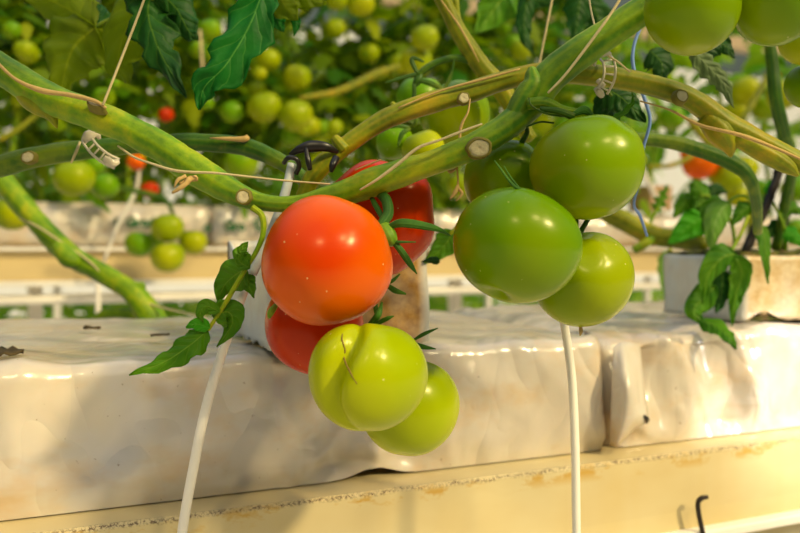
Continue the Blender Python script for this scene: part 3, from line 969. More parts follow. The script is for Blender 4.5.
def tomato(label, x, y, d, rx, ry, mat, ax=(0, 1, 0), spin=0, lobe=.05, nl=5, seed=0, parts=(), crease=None, dim=.16, group=None, bdent=.03, marks=()):
    """rx: equatorial radius, ry: polar half height in px"""
    c = P(x, y, d)
    root = thing('tomato', label, 'tomato', c, group)
    if crease:
        qi = axis_rot(ax, spin).inverted(); cc = []
        for (dv, cw, cdp, t0, t1) in crease:
            v = qi @ (rgt * dv[0] + upv * dv[1] + BACKN * dv[2])
            th = math.atan2(math.hypot(v.x, v.y), v.z)
            cc.append((math.atan2(v.y, v.x) - .25 * math.sin(2 * th), cw, cdp, t0, t1))
        crease = cc
    me = tomato_mesh('tomato_fruit', px(rx, d), px(ry, d), lobe, nl, seed, dim, crease, bdent=bdent)
    me.materials.append(M[mat])
    o = bpy.data.objects.new('fruit', me)
    o.rotation_mode = 'QUATERNION'; o.rotation_quaternion = axis_rot(ax, spin)
    link(o, root)
    for (pn, m, pts, wd) in marks:
        q = o.rotation_quaternion
        bv = BVHTree.FromPolygons([c + q @ v.co for v in me.vertices], [tuple(p.vertices) for p in me.polygons])
        hits = []
        for (hx, hy) in pts:
            dv = (P(hx, hy, 1.0) - CAM).normalized()
            h = bv.ray_cast(CAM, dv)[0]
            if h is not None: hits.append(h - dv * .0001)
        mb = MB(); tube(mb, hits, [px(wd / 2, d) * (.6 if k in (0, len(hits) - 1) else 1) for k in range(len(hits))], seg=6, n=6, rough=.5, freq=900)
        mb.build(pn, M[m], root)
    cal = None
    for (pn, m, sp, kw, *lab) in sorted(parts, key=lambda p: p[0] != 'calyx'):
        mb = MB(); pxtube(mb, sp, **kw)
        q = mb.build(pn, M[m], cal if (pn == 'sepal' and cal is not None) else root)
        if pn == 'calyx': cal = q
        if lab: q['label'] = lab[0]
    return root


SEP = dict(seg=8, flat=.45, n=5, flatdir=-fwd)
# red cluster
tomato('large orange-red ripe tomato at the front of the red cluster', 326, 262, .43, 64.5, 65, 'red', (.45, .5, -.74), .6, .045, 5, 11,
       [('calyx', 'pedicel', [(276, 305, .452, 5), (271, 312, .448, 7), (269, 318, .446, 3)], dict(seg=8))])
tomato('dark red ripe tomato behind, seen from its stalk end with a star of sepals', 379, 218, .503, 57.5, 50, 'deep_red', (-.05, -.1, 1), .3, .07, 6, 5, [
    ('calyx', 'pedicel', [(376, 226, .452, 8), (384, 229, .446, 15), (389, 237, .443, 16), (392, 243, .446, 10)], dict(seg=12, rough=.12)),
    ('pedicel', 'sepal', [(376, 190, .466, 9), (386, 200, .455, 11), (388, 214, .45, 11), (382, 224, .446, 10), (380, 230, .446, 8)], dict(seg=10)),
    ('sepal', 'sepal', [(388, 227, .443, 5), (402, 223, .440, 9), (425, 226, .442, 8), (440, 230, .445, 5), (451, 236, .45, 1)], SEP),
    ('sepal', 'sepal', [(390, 242, .443, 4), (400, 242, .441, 3), (416, 242, .441, 1)], SEP),
    ('sepal', 'sepal', [(392, 240, .443, 5), (402, 252, .442, 7), (410, 264, .444, 6), (417, 274, .448, 1)], SEP),
    ('sepal', 'sepal', [(388, 228, .444, 4), (376, 206, .456, 6), (368, 192, .462, 2)], SEP)], dim=.2)
tomato('red tomato half hidden under the front red tomato and above the lime one', 314, 326, .488, 50, 46, 'deep_red', (.35, .55, .3), 1.3, .05, 5, 9, [
    ('sepal', 'sepal', [(384, 282, .452, 3), (394, 290, .450, 6), (406, 294, .448, 2)], SEP),
    ('sepal', 'sepal', [(384, 283, .452, 3), (392, 281, .45, 4), (400, 274, .45, 1.5)], SEP),
    ('sepal', 'sepal', [(375, 296, .45, 3), (376, 310, .446, 5), (379, 322, .444, 2)], SEP)])
tomato('lime-green tomato with a deep crease, at the bottom front of the red cluster', 367, 376, .410, 60, 55, 'lime', (.0, .9, -.25), 2.2, .06, 5, 3,
       [('sepal', 'sepal', [(370, 324, .430, 5), (378, 315, .425, 7), (382, 302, .43, 2)], SEP),
        ('sepal', 'sepal', [(374, 325, .430, 4), (386, 319, .422, 5), (394, 316, .42, 1)], SEP)],
       crease=[((-.52, 0, .85), .17, .30, .0, 3.2), ((.3, 0, .9), .3, .03, .1, 2.5)], marks=[('healed_crack', 'crack', [(344, 326), (342, 338), (345, 350), (344, 358), (350, 372), (357, 384)], 1.6)])
tomato('lime-green tomato tucked behind the creased one, lowest of the red cluster', 409, 406, .468, 49, 49, 'lime', (.1, .8, -.3), .5, .04, 4, 8, [
    ('sepal', 'sepal', [(402, 340, .45, 3), (412, 344, .44, 6), (424, 347, .436, 5), (436, 349, .434, 1)], SEP),
    ('sepal', 'sepal', [(412, 341, .44, 2), (424, 334, .436, 4), (438, 328, .434, 1)], SEP),
    ('calyx', 'sepal', [(392, 342, .452, 4), (402, 342, .448, 6), (412, 344, .443, 4)], dict(seg=8))])
# green cluster
tomato('large green tomato at the top of the green cluster, just under the stem fork', 588, 168, .445, 56, 51, 'green', (-.15, .93, -.25), .9, .055, 5, 21,
       [('pedicel', 'stem_dark', [(540, 109, .447, 5), (558, 111, .445, 7), (574, 117, .444, 8)], dict(seg=10)),
        ('sepal', 'sepal', [(574, 114, .446, 5), (585, 110, .448, 9), (594, 118, .452, 3)], SEP)], crease=[((.55, .45, .7), .14, .08, .1, 1.3), ((-.1, .5, .8), .3, .03, .1, 1.3)])
tomato('wide green tomato with a dent underneath, front left of the green cluster', 516, 246, .420, 64, 56, 'green_dark', (.35, .85, -.25), 0, .055, 4, 24,
       [('sepal', 'sepal', [(523, 192, .405, 4), (512, 184, .402, 3), (500, 168, .402, 2), (494, 160, .402, 1)], SEP),
        ('sepal', 'sepal', [(522, 192, .405, 3), (511, 178, .404, 2), (504, 166, .404, 1)], SEP)], bdent=.14)
tomato('green tomato at the bottom of the green cluster, over the white rod', 583, 279, .468, 50, 47, 'green', (-.35, .85, .1), 1.8, .045, 5, 27,
       [('pedicel', 'stem_dark', [(576, 196, .462, 6), (576, 214, .458, 6), (575, 230, .455, 8), (577, 240, .455, 10)], dict(seg=8)),
        ('pedicel', 'stem_dark', [(590, 216, .462, 5), (584, 226, .458, 5), (578, 236, .455, 6)], dict(seg=8)),
        ('sepal', 'sepal', [(574, 236, .455, 5), (568, 246, .452, 5), (562, 262, .45, 2)], SEP),
        ('blossom_remnant', 'dry', [(580, 325, .465, 3), (581, 331, .465, 4), (580, 336, .465, 1)], dict(seg=6, rough=.4))], crease=[((-.2, .6, .8), .25, .08, .1, 1.3), ((.5, .5, .7), .25, .05, .1, 1.3)])
tomato('green tomato at the back of the green cluster, half hidden below the stem scar', 505, 180, .492, 40, 42, 'green', (.1, .9, -.1), 1.1, .05, 5, 30,
       [('pedicel', 'stem_dark', [(524, 124, .475, 5), (527, 132, .475, 5), (522, 142, .48, 6)], dict(seg=8))])
# cluster behind olive stem
tomato('large green tomato behind the olive stem with spidery dark sepals', 455, 116, .640, 35, 34, 'green', (-.5, .7, .4), .4, .05, 5, 33, [
    ('calyx', 'stem_dark', [(421, 74, .60, 5), (418, 80, .60, 9), (414, 86, .60, 5)], dict(seg=8)),
    ('sepal', 'stem_dark', [(416, 74, .598, 4), (402, 78, .598, 4), (384, 83, .598, 1)], SEP),
    ('sepal', 'stem_dark', [(418, 74, .598, 4), (412, 62, .598, 5), (414, 58, .598, 4), (424, 62, .598, 2)], SEP),
    ('sepal', 'stem_dark', [(418, 80, .598, 4), (432, 84, .598, 6), (448, 92, .598, 3)], SEP),
    ('sepal', 'stem_dark', [(440, 96, .598, 3), (450, 78, .598, 4), (455, 56, .598, 1)], SEP),
    ('sepal', 'stem_dark', [(414, 84, .598, 4), (414, 96, .598, 4), (409, 108, .598, 2)], SEP)])
tomato('small shiny green tomato left of the pair peeping over the main stem', 394, 141, .62, 18, 19, 'bggreen', (.5, .7, .3), 1, .08, 5, 35, [
    ('sepal', 'stem_dark', [(410, 128, .595, 4), (402, 134, .592, 5), (398, 146, .592, 2)], SEP),
    ('sepal', 'stem_dark', [(412, 128, .595, 4), (416, 122, .592, 4), (417, 116, .592, 1)], SEP),
    ('sepal', 'stem_dark', [(410, 128, .595, 4), (400, 126, .592, 4), (390, 128, .592, 1)], SEP)])
tomato('yellow-green tomato right of the pair peeping over the main stem', 424, 150, .60, 22, 20, 'yellowgreen', (-.3, .8, .2), 2, .05, 5, 36)
tomato('green tomato, left half of the spidery-sepalled pair behind the olive stem', 420, 100, .69, 24, 24, 'bggreen', (0, .9, .2), 2, .05, 5, 37)
# top right
tomato('big green tomato hanging into the top edge, left of the top right group', 692, 10, .42, 45, 44, 'green', (0, .95, -.2), .4, .03, 4, 41)
tomato('big green tomato at the top right, overlapping the top edge', 776, 2, .43, 44, 42, 'green_dark', (.1, .95, -.2), 1.9, .06, 5, 43)
tomato('green tomato at the right edge below the big top right one', 806, 40, .50, 26, 24, 'yellowgreen', (0, 1, 0), .5, .04, 5, 44)
tomato('small green tomato at the right edge under the top right group', 808, 86, .52, 22, 22, 'green_dark', (0, 1, 0), .5, .04, 5, 45)

# ---------------------------------------------------------------- rods, twine, clips
def rod(name, label, cat, spec, mat, seg=14):
    mb = MB(); pxtube(mb, spec, seg=seg, n=10)
    o = mb.build(name, M[mat], loc=P(*spec[-1][:3]))
    return tag(o, label, cat)


r1 = thing('support_rod', 'cream white bent support rod left of the red tomatoes, with a grey tube tip', 'rod', P(182, 533, .47))
mb = MB(); pxtube(mb, [(253, 268, .474, 8), (244, 292, .474, 8.5), (232, 325, .473, 9), (216, 372, .472, 9.5), (203, 420, .471, 10), (193, 470, .470, 10), (184, 520, .470, 10), (176, 580, .470, 10)], seg=14, n=8); mb.build('rod', M['rod'], r1)
mb = MB(); pxtube(mb, [(292, 164, .482, 9), (286, 190, .479, 9.5), (276, 220, .477, 9.5), (264, 248, .475, 9.5), (252, 274, .474, 10.5)], seg=14); tag(mb.build('tube_tip', M['tube'], r1), 'grey-white tube')
mb = MB(); pxtube(mb, [(284, 163, .478, 5), (288, 158, .474, 5), (296, 159, .474, 5), (299, 166, .476, 5), (296, 174, .478, 5)], seg=8); mb.build('clamp_ring', M['black'], r1)
rod('support_rod', 'straight white support rod below the green cluster', 'rod',
    [(560, 300, .505, 8.5), (566, 335, .503, 8.5), (572, 380, .502, 8.5), (575, 440, .50, 8.5), (576, 500, .50, 8.5), (577, 580, .50, 8.5)], 'rod')
ck = thing('stem_clip', 'black plastic stem clip above the red tomatoes, beside the tube tip', 'clip', P(306, 152, .478))
mb = MB(); pxtube(mb, [(290, 155, .48, 5), (300, 149, .478, 9), (312, 146, .478, 12), (326, 147, .479, 10), (338, 152, .484, 4)], seg=10, rough=.15, flat=.5, flatdir=-fwd); mb.build('clip_arm', M['black'], ck)
mb = MB(); pxtube(mb, [(306, 148, .477, 4), (308, 160, .475, 6), (310, 170, .475, 5)], seg=8, rough=.2); mb.build('clip_tooth', M['black'], ck)
mb = MB(); pxtube(mb, [(336, 158, .478, 8), (333, 165, .474, 8), (331, 172, .474, 4)], seg=8, rough=.2); mb.build('clip_tooth', M['black'], ck)


def ladder(name, label, pts, wpx, rungs, extra=()):
    """plastic ladder-strap clip following px points; wpx = strap width"""
    root = thing(name, label, 'clip', P(*pts[0]))
    path = [Vector(q) for q in spline([tuple(P(*p)) for p in pts], 8)]
    d = pts[0][2]
    T, _ = frames(path)
    mb = MB()
    sides = []
    for t, p in zip(T, path):
        s = t.cross(BACKN).normalized(); sides.append(s)
    for sg in (-1, 1):
        tube(mb, [p + s * sg * px(wpx / 2, d) for p, s in zip(path[::2], sides[::2])], [px(1.3, d)] * len(path[::2]), seg=8, n=2)
    mb.build('strap_rail', M['clip'], root)
    mb = MB()
    for i in range(rungs):
        q = int((i + .5) / rungs * (len(path) - 1))
        tube(mb, [path[q] - sides[q] * px(wpx / 2, d), path[q] + sides[q] * px(wpx / 2, d)], [px(.9, d)] * 2, seg=8, n=2)
    mb.build('strap_rung', M['clip'], root)
    for sp in extra:
        mb = MB(); pxtube(mb, sp, seg=10, flat=.5, flatdir=-fwd); mb.build('clip_head', M['clip'], root)
    return root


ladder('truss_clip', 'clear plastic ladder clip on the stem below the straw twine at left', [(86, 138, .508), (94, 149, .502), (105, 158, .502), (117, 164, .506)], 10, 6,
       [[(83, 141, .510, 6), (88, 136, .506, 11), (96, 134, .506, 8), (100, 139, .508, 3)], [(104, 158, .502, 7), (112, 163, .502, 9), (119, 161, .504, 5)]])
ladder('truss_clip', 'clear plastic ladder clip around the olive stem right of the fork', [(602, 54, .484), (609, 63, .474), (609, 78, .472), (602, 92, .476)], 11, 6,
       [[(594, 66, .476, 3), (597, 56, .474, 5), (604, 52, .474, 8), (611, 55, .476, 4)], [(596, 88, .478, 6), (600, 93, .476, 8), (603, 97, .476, 5)], [(598, 80, .48, 6), (604, 86, .478, 5)]])


def string(label, spec, mat='twine', cat='twine'):
    return rod('twine', label, cat, spec, mat, seg=7)


string('straw-coloured twine rising from the main stem to the top edge at left', [(150, -20, .47, 2.4), (144, 0, .468, 2.4), (124, 52, .464, 2.6), (103, 105, .462, 2.6)])
string('pale twine running from under the main stem along it to above the red tomato', [(118, 146, .478, 2), (134, 157, .466, 2.4), (150, 163, .457, 2.4), (178, 171, .449, 3), (215, 173, .446, 2.4), (252, 177, .446, 2), (290, 181, .447, 2), (330, 184, .446, 1.6)])
string('dry twine wound over the main stem left of its big scar', [(360, 190, .446, 2), (378, 179, .443, 3), (398, 164, .443, 3.6), (418, 148, .444, 3.2), (440, 140, .446, 2.6), (458, 133, .448, 3), (482, 124, .452, 2)])
string('taut straw twine crossing the upper right part of the main stem', [(548, 93, .446, 2.4), (566, 74, .444, 2.8), (592, 40, .442, 3), (612, 12, .44, 3), (628, -14, .438, 3)])
string('thin vertical twine at the top, left of the fork', [(554, -10, .62, 2.2), (548, 20, .62, 2.2), (542, 50, .62, 2.2), (539, 66, .62, 2.2), (536, 90, .62, 2.2)])
string('short thin twine from the top edge to the main stem right of the fork', [(588, -10, .50, 2), (591, 10, .49, 2), (595, 27, .475, 2)])
string('thin straw twine from the right-hand clear clip to the stem', [(608, 56, .474, 2.2), (618, 62, .474, 2), (630, 72, .476, 2)])
string('thin twine draped over the slanting green stem at left', [(20, 218, .955, 2), (40, 228, .94, 2.2), (58, 240, .935, 2.2), (90, 262, .93, 2), (120, 292, .925, 2), (150, 304, .92, 2), (180, 312, .90, 2), (206, 317, .87, 2)])
string('blue twine hanging at right behind the top green tomato', [(650, -5, .52, 3.2), (644, 18, .52, 3.4), (634, 46, .52, 3.4), (634, 70, .52, 3.8), (645, 100, .52, 3.8), (650, 122, .52, 3.4), (643, 150, .52, 3.2), (638, 185, .52, 3), (634, 205, .53, 3), (640, 216, .54, 3.2), (647, 236, .55, 2.5)], 'blue')
string('pale twine hanging below the left clip', [(80, 142, .515, 2.5), (76, 152, .512, 3), (71, 163, .512, 2)])
# dry flower remnants
def dry_bit(name, label, specs, cat='dried flower'):
    root = thing(name, label, cat, P(*specs[0][0][:3]))
    for i, s in enumerate(specs):
        mb = MB(); pxtube(mb, s, seg=6, rough=.5, n=4, freq=400); mb.build('dry_stalk' if i == 0 else 'dry_petal', M['dry'], root)
    return root


dry_bit('dried_flower', 'dried flower stub hanging from the main stem left of its round scar', [[(196, 178, .452, 7), (188, 180, .448, 6), (180, 184, .446, 4)], [(190, 179, .446, 6), (182, 187, .444, 5), (172, 193, .444, 2)], [(186, 176, .446, 4), (178, 180, .444, 4), (174, 188, .444, 1)]])
dry_bit('dried_flower', 'dried brown flower dangling below the main stem between the two clusters', [[(457, 168, .462, 2), (458, 180, .462, 2), (458, 190, .462, 3)], [(458, 186, .462, 4), (454, 194, .46, 4), (450, 199, .46, 1.5)], [(458, 188, .462, 4), (462, 194, .46, 3), (456, 201, .46, 1)], [(457, 168, .464, 1.5), (450, 172, .464, 3), (446, 168, .464, 1)]])
string('dry brown tendril dropping from the scar on the olive stem', [(470, 99, .470, 1.6), (468, 112, .468, 2), (462, 124, .468, 3), (460, 134, .468, 3), (459, 160, .466, 1.6), (457, 170, .462, 1.5)], 'dry', 'tendril')

# stakes on right block
def stake(label, spec):
    mb = MB(); pxtube(mb, spec, seg=10, rough=.25, n=8, freq=150)
    return tag(mb.build('stake', M['stake'], loc=P(*spec[-1][:3])), label, 'stake')


stake('grimy black stake leaning right in the right block', [(782, 160, .80, 8), (776, 180, .80, 9), (766, 206, .80, 9), (754, 232, .80, 9), (745, 253, .80, 9)])
stake('thin black stake beside the leaning one in the right block', [(792, 170, .82, 5), (790, 200, .82, 6), (785, 225, .82, 6), (783, 250, .82, 6)])
mb = MB(); pxtube(mb, [(708, 497, .655, 4), (702, 498, .655, 5), (698, 503, .655, 5), (699, 515, .655, 5), (703, 535, .655, 5), (706, 560, .655, 5)], seg=10, n=6)
tag(mb.build('wire_hook', M['hook'], loc=P(703, 533, .655)), 'dark bent wire hook in front of the cream gutter at lower right', 'hook')

# scraps of leaf on the slab
def scrap(label, x, y, w, h, seed):
    c = on_slab(x, y); c.z += .002
    mb = MB(); vs = []; fs = []
    dd = (c - CAM).dot(fwd)
    for i in range(7):
        for j in range(5):
            a = (i / 6 - .5) * px(w, dd); b = (j / 4 - .5) * px(h, dd) * 3
            q = math.sqrt(max(0, 1 - (i / 3 - 1) ** 2 * .8))
            vs.append(c + Vector((a, b * q, .004 * noise.noise(Vector((a * 400, b * 400, seed))) + .002)))
    for i in range(6):
        for j in range(4):
            fs.append((i * 5 + j, (i + 1) * 5 + j, (i + 1) * 5 + j + 1, i * 5 + j + 1))
    mb.add(vs, fs)
    o = mb.build('leaf_scrap', M['scrap'], loc=c)
    s = o.modifiers.new('t', 'SOLIDIFY'); s.thickness = .001
    return tag(o, label, 'leaf scrap')


scrap('dark withered leaf scrap on the slab at the left edge', 6, 357, 32, 14, 3)
scrap('small brown scrap on the slab top at left', 92, 332, 16, 3, 5)
scrap('thin brown scrap on the slab top near the drooping shoot', 160, 339, 18, 4, 8)

# ---------------------------------------------------------------- back row
YB = 1.90
zt = PY(0, 199, YB).z; zb = PY(0, 247, YB).z; zg = PY(0, 285, YB).z; zr = PY(0, 303, YB).z


def back_gutter(Y, label, labs, full=True):
    g = thing('growing_gutter', label, 'gutter', (1.5, Y, zg))
    mb = MB()
    box(mb, (2, Y + .12, (zb + zg) / 2), (9, .25, zb - zg)); add_bevel(mb.build('gutter_channel', M['gutter_back'], g, smooth=False), .006)
    mb = MB(); box(mb, (2, Y - .01, zb - .004), (9, .03, .008)); mb.build('upper_lip', M['white_rail'], g, smooth=False)
    mb = MB(); box(mb, (2, Y - .005, zg + .002), (9, .02, .012)); mb.build('lower_lip', M['white_rail'], g, smooth=False)
    mb = MB(); tube(mb, [Vector((-2.5, Y + .02, zr + .004)), Vector((2, Y + .02, zr + .004)), Vector((6.5, Y + .02, zr + .004))], [.012] * 3, seg=14); mb.build('support_rail', M['white_rail'], g)
    for X in (-1.2, -.1, 1.0, 2.1, 3.2):
        mb = MB(); box(mb, (X, Y + .12, zg / 2), (.03, .03, zg)); mb.build('post', M['white_rail'], g, smooth=False)
    return g


back_gutter(YB, 'blurred cream gutter of the row behind, under the printed slab', None)
back_gutter(3.7, 'second blurred gutter farther back, seen only through gaps', None)


def back_slab(label, X0, X1, Y, seed, group):
    root = thing('wrapped_slab', label, 'growing slab', ((X0 + X1) / 2, Y + .12, zb), group)
    mb = MB(); vs = []; fs = []
    prof = [(Y + .01, zb), (Y, zb + .02), (Y - .004, zb + .05), (Y, zt - .02), (Y + .015, zt - .003), (Y + .12, zt), (Y + .22, zt - .003), (Y + .24, zt - .02), (Y + .24, zb)]
    k = len(prof); n = 60
    for i in range(n + 1):
        X = X0 + (X1 - X0) * i / n
        for (y, z) in prof:
            q = noise.noise(Vector((X * 14, y * 8, z * 12 + seed))) * .012
            e = .012 if i in (0, n) else 0
            vs.append((X, y + (q + e if y < Y + .1 else -q - e), z + q * .3 * (z > zb)))
    for i in range(n):
        for j in range(k):
            fs.append((i * k + j, (i + 1) * k + j, (i + 1) * k + (j + 1) % k, i * k + (j + 1) % k))
    fs.append(tuple(range(k))); fs.append(tuple(n * k + j for j in reversed(range(k))))
    mb.add(vs, fs); mb.build('film_sleeve', M['film'], root)
    return root


xa = PY(212, 220, YB).x
s0 = back_slab('white slab with green lettering in the row behind, at left', xa - 1.02, xa - .004, YB, 1, 'wrapped slabs of the row behind')
s1 = back_slab('white slab in the row behind, starting near the four-tomato bunch and running behind the red cluster', xa, xa + 1.02, YB, 2, 'wrapped slabs of the row behind')
back_slab('white slab in the row behind, seen behind the right block', xa + 1.03, xa + 2.05, YB, 3, 'wrapped slabs of the row behind')


def lettering(txt, x, y, Y, size, parent):
    cu = bpy.data.curves.new('lettering', 'FONT'); cu.body = txt; cu.size = size; cu.extrude = .0006; cu.offset = .0022
    tmp = bpy.data.objects.new('tmp', cu); COL.objects.link(tmp)
    dg = bpy.context.evaluated_depsgraph_get()
    me = bpy.data.meshes.new_from_object(tmp.evaluated_get(dg))
    bpy.data.objects.remove(tmp)
    me.materials.clear(); me.materials.append(M['print'])
    o = bpy.data.objects.new('printed_lettering', me)
    o.rotation_euler = (PI / 2, 0, 0)
    link(o, parent)
    o.location = PY(x, y, Y) - parent.location
    return o


def dot_logo(x, y, Y, r, parent):
    mb = MB(); c = PY(x, y, Y)
    vs = []; fs = []
    for k in range(20):
        a = 2 * PI * k / 20
        vs += [c + Vector((math.cos(a) * r, 0, math.sin(a) * r)), c + Vector((math.cos(a) * r * .35, 0, math.sin(a) * r * .35))]
    for k in range(20):
        q = (k + 1) % 20
        fs.append((2 * k, 2 * q, 2 * q + 1, 2 * k + 1))
    mb.add(vs, fs)
    o = mb.build('printed_emblem', M['print'], parent, smooth=False)
    s = o.modifiers.new('t', 'SOLIDIFY'); s.thickness = .001
    return o


dot_logo(118, 222, YB - .018, .009, s0)
lettering('Grodan', 126, 226, YB - .022, .029, s0)
dot_logo(208, 228, YB - .018, .010, s1)
lettering('Gro', 224, 230, YB - .018, .030, s1)
lettering('G', 254, 230, YB - .018, .045, s1)

mb = MB(); p = PY(666, 199, 1.86); box(mb, (p.x, 1.93, p.z + .005), (.085, .1, .075))
add_bevel(tag(mb.build('carton_block', M['carton'], loc=(p.x, 1.93, p.z), smooth=False), 'blurred tan square block standing on the back row under the orange tomatoes', 'block'), .004)

# overhead beam seen at top
mb = MB(); a = PY(420, 3, 5.0); b = PY(760, 3, 5.0); box(mb, ((a.x + b.x) / 2, 5.0, a.z), (b.x - a.x + 5, .12, .10))
tag(mb.build('trim_beam', M['beam'], smooth=False), kind='structure')

# ---- foliage
def scatter_leaflet(mb, base, dirv, nrm, L, W, r):
    """light leaflet: lobed outline folded on its midrib"""
    side = dirv.cross(nrm).normalized(); nn = side.cross(dirv).normalized()
    prof = [(0, .02), (.12, .75), (.22, .62), (.34, 1.0), (.46, .72), (.58, .82), (.72, .45), (.84, .40), (1, 0.02)]
    vs = []; fs = []
    for i, (s, w) in enumerate(prof):
        p = base + dirv * L * s - Vector((0, 0, 1)) * L * .25 * s * s
        ww = W * w * r.uniform(.85, 1.1)
        vs += [p - side * ww + nn * (-.25 * ww), p, p + side * ww + nn * (-.25 * ww)]
    for i in range(len(prof) - 1):
        fs += [(3 * i, 3 * i + 1, 3 * i + 4, 3 * i + 3), (3 * i + 1, 3 * i + 2, 3 * i + 5, 3 * i + 4)]
    mb.add(vs, fs)


def crown(seed, n_leaves, zlo, zhi, spread, size=1.0):
    r = random.Random(seed)
    mb = MB()
    for _ in range(n_leaves):
        z = r.uniform(zlo, zhi)
        a = r.uniform(0, 2 * PI)
        d = Vector((math.cos(a), math.sin(a) * .8, r.uniform(-.5, .25))).normalized()
        L = r.uniform(.7, 1.15) * spread
        o = Vector((r.uniform(-.04, .04), r.uniform(-.04, .04), z))
        for k in range(7):
            t = .35 + .65 * (k // 2) / 3 if k < 6 else 1.0
            p = o + d * L * t - Vector((0, 0, 1)) * L * .45 * t * t
            s = d.cross(Vector((0, 0, 1))).normalized() * (1 if k % 2 else -1)
            dv = (d * .55 + s * (.9 if k < 6 else 0) + Vector((0, 0, r.uniform(-.7, .1)))).normalized()
            nn = Vector((r.uniform(-.5, .5), r.uniform(-.8, .2), 1)).normalized()
            ln = size * r.uniform(.055, .10)
            scatter_leaflet(mb, p, dv, nn, ln, ln * r.uniform(.26, .38), r)
    return mb


def plant_proto(seed, zlo, zhi, n, spread, mat, size=1.0):
    root = bpy.data.objects.new('tomato_plant', None); root.empty_display_size = .05
    mb = crown(seed, n, zlo, zhi, spread, size)
    fo = mb.build('foliage', M[mat]); fo.parent = root
    r = random.Random(seed + 100)
    mb = MB()
    pts = [Vector((.12 * math.sin(seed), 0, .0))] + [Vector((r.uniform(-.03, .03), r.uniform(-.03, .03), z)) for z in (.12, .3, .5, .75, 1.0, 1.3)]
    tube(mb, pts, [.008] * 7, seg=8, n=4)
    st = mb.build('stem', M['stem']); st.parent = root
    return root, fo, st


PROTOS = [plant_proto(s, .20, 1.0, 38, .20, 'fol') for s in (1, 2, 3, 4)]
PROTOL = [plant_proto(s, .14, .6, 26, .16, 'fol', .8) for s in (11, 12, 13)]
PROTOP = [plant_proto(s, .20, 1.0, 17, .18, 'fol_pale') for s in (21, 22)]
used = set()


def plant(pr, loc, rz, label, group, sc=1.0):
    root, fo, st = pr
    if root.name not in used:
        used.add(root.name); link(root)
        r = root
    else:
        r = root.copy(); COL.objects.link(r)
        for c in (fo, st):
            q = c.copy(); COL.objects.link(q); q.parent = r
    r.location = loc; r.rotation_euler = (0, 0, rz); r.scale = (sc, sc, sc)
    tag(r, label, 'plant', group)
    return r


zslab = zt
i = 0
rb = random.Random(5)
X = -1.0
while X < 1.35:
    plant(PROTOS[i % 4], (X, YB + .12 + rb.uniform(-.05, .05), zslab), rb.uniform(0, 6.28), 'dense tomato plant of the row behind, a blurred wall of dark leaves', 'tomato plants of the row behind', rb.uniform(.9, 1.1))
    if X < .95:
        plant(PROTOL[i % 3], (X + .12, YB + .10 + rb.uniform(-.05, .05), zslab), rb.uniform(0, 6.28), 'low leafy tomato plant between the tall plants of the row behind', 'low plants of the row behind', rb.uniform(.85, 1.1))
    X += .25; i += 1
for X in (1.45, 1.68, 1.95, 2.2, 2.5):
    plant(PROTOP[i % 2], (X, YB + .1, zslab), rb.uniform(0, 6.28), 'loose pale green tomato plant in the bright gap at right of the row behind', 'pale plants at right of the row behind'); i += 1
X = -1.4
while X < 3.1:
    pr = PROTOS[i % 4] if X < 2.7 else PROTOP[i % 2]
    plant(pr, (X, 3.82 + rb.uniform(-.1, .1), zslab - .16), rb.uniform(0, 6.28), 'tomato plant two rows back, a far blur of leaves', 'tomato plants two rows back', rb.uniform(1.2, 1.45))
    X += .30; i += 1
X = -1.5
while X < 4.0:
    plant(PROTOS[i % 4] if X < 4.2 else PROTOP[i % 2], (X, 5.6 + rb.uniform(-.1, .1), zslab - .3), rb.uniform(0, 6.28), 'tomato plant in the farthest row, only glimpsed through gaps', 'tomato plants of the farthest row', rb.uniform(1.7, 2.0))
    X += .40; i += 1
# low greenery far under the gutters
mbf = MB(); r = random.Random(77)
for _ in range(1500):
    p = Vector((r.uniform(-2, 6), r.uniform(4.6, 5.4), CZ - r.uniform(.30, .42)))
    a = r.uniform(0, 6.28)
    scatter_leaflet(mbf, p, Vector((math.cos(a), math.sin(a), r.uniform(-.6, .6))).normalized(), Vector((r.uniform(-.4, .4), -.6, .8)).normalized(), .11, .035, r)
o = mbf.build('foliage', M['fol_pale']); tag(o, 'blurred strip of low greenery seen under the back gutter', 'foliage', kind='stuff')

# ---- fruit of the row behind
BG = {}
for nm, mat in (('g', 'bggreen'), ('y', 'yellowgreen'), ('o', 'orange'), ('r', 'deep_red'), ('l', 'lime')):
    me = tomato_mesh('far_fruit_' + nm, .035, .031, .05, 5, ord(nm), .12, None, 28, 18); me.materials.append(M[mat]); BG[nm] = me


def bgt(x, y, rpx, Y, c, label, group=None):
    o = bpy.data.objects.new('tomato', BG[c])
    p = PY(x, y, Y)
    d = (p - CAM).dot(fwd)
    s = px(rpx, d) / .0345
    o.location = p; o.scale = (s, s, s)
    o.rotation_euler = (rb.uniform(-.3, .3), rb.uniform(-.3, .3), rb.uniform(0, 6))
    link(o); tag(o, label, 'tomato', group)
    return o


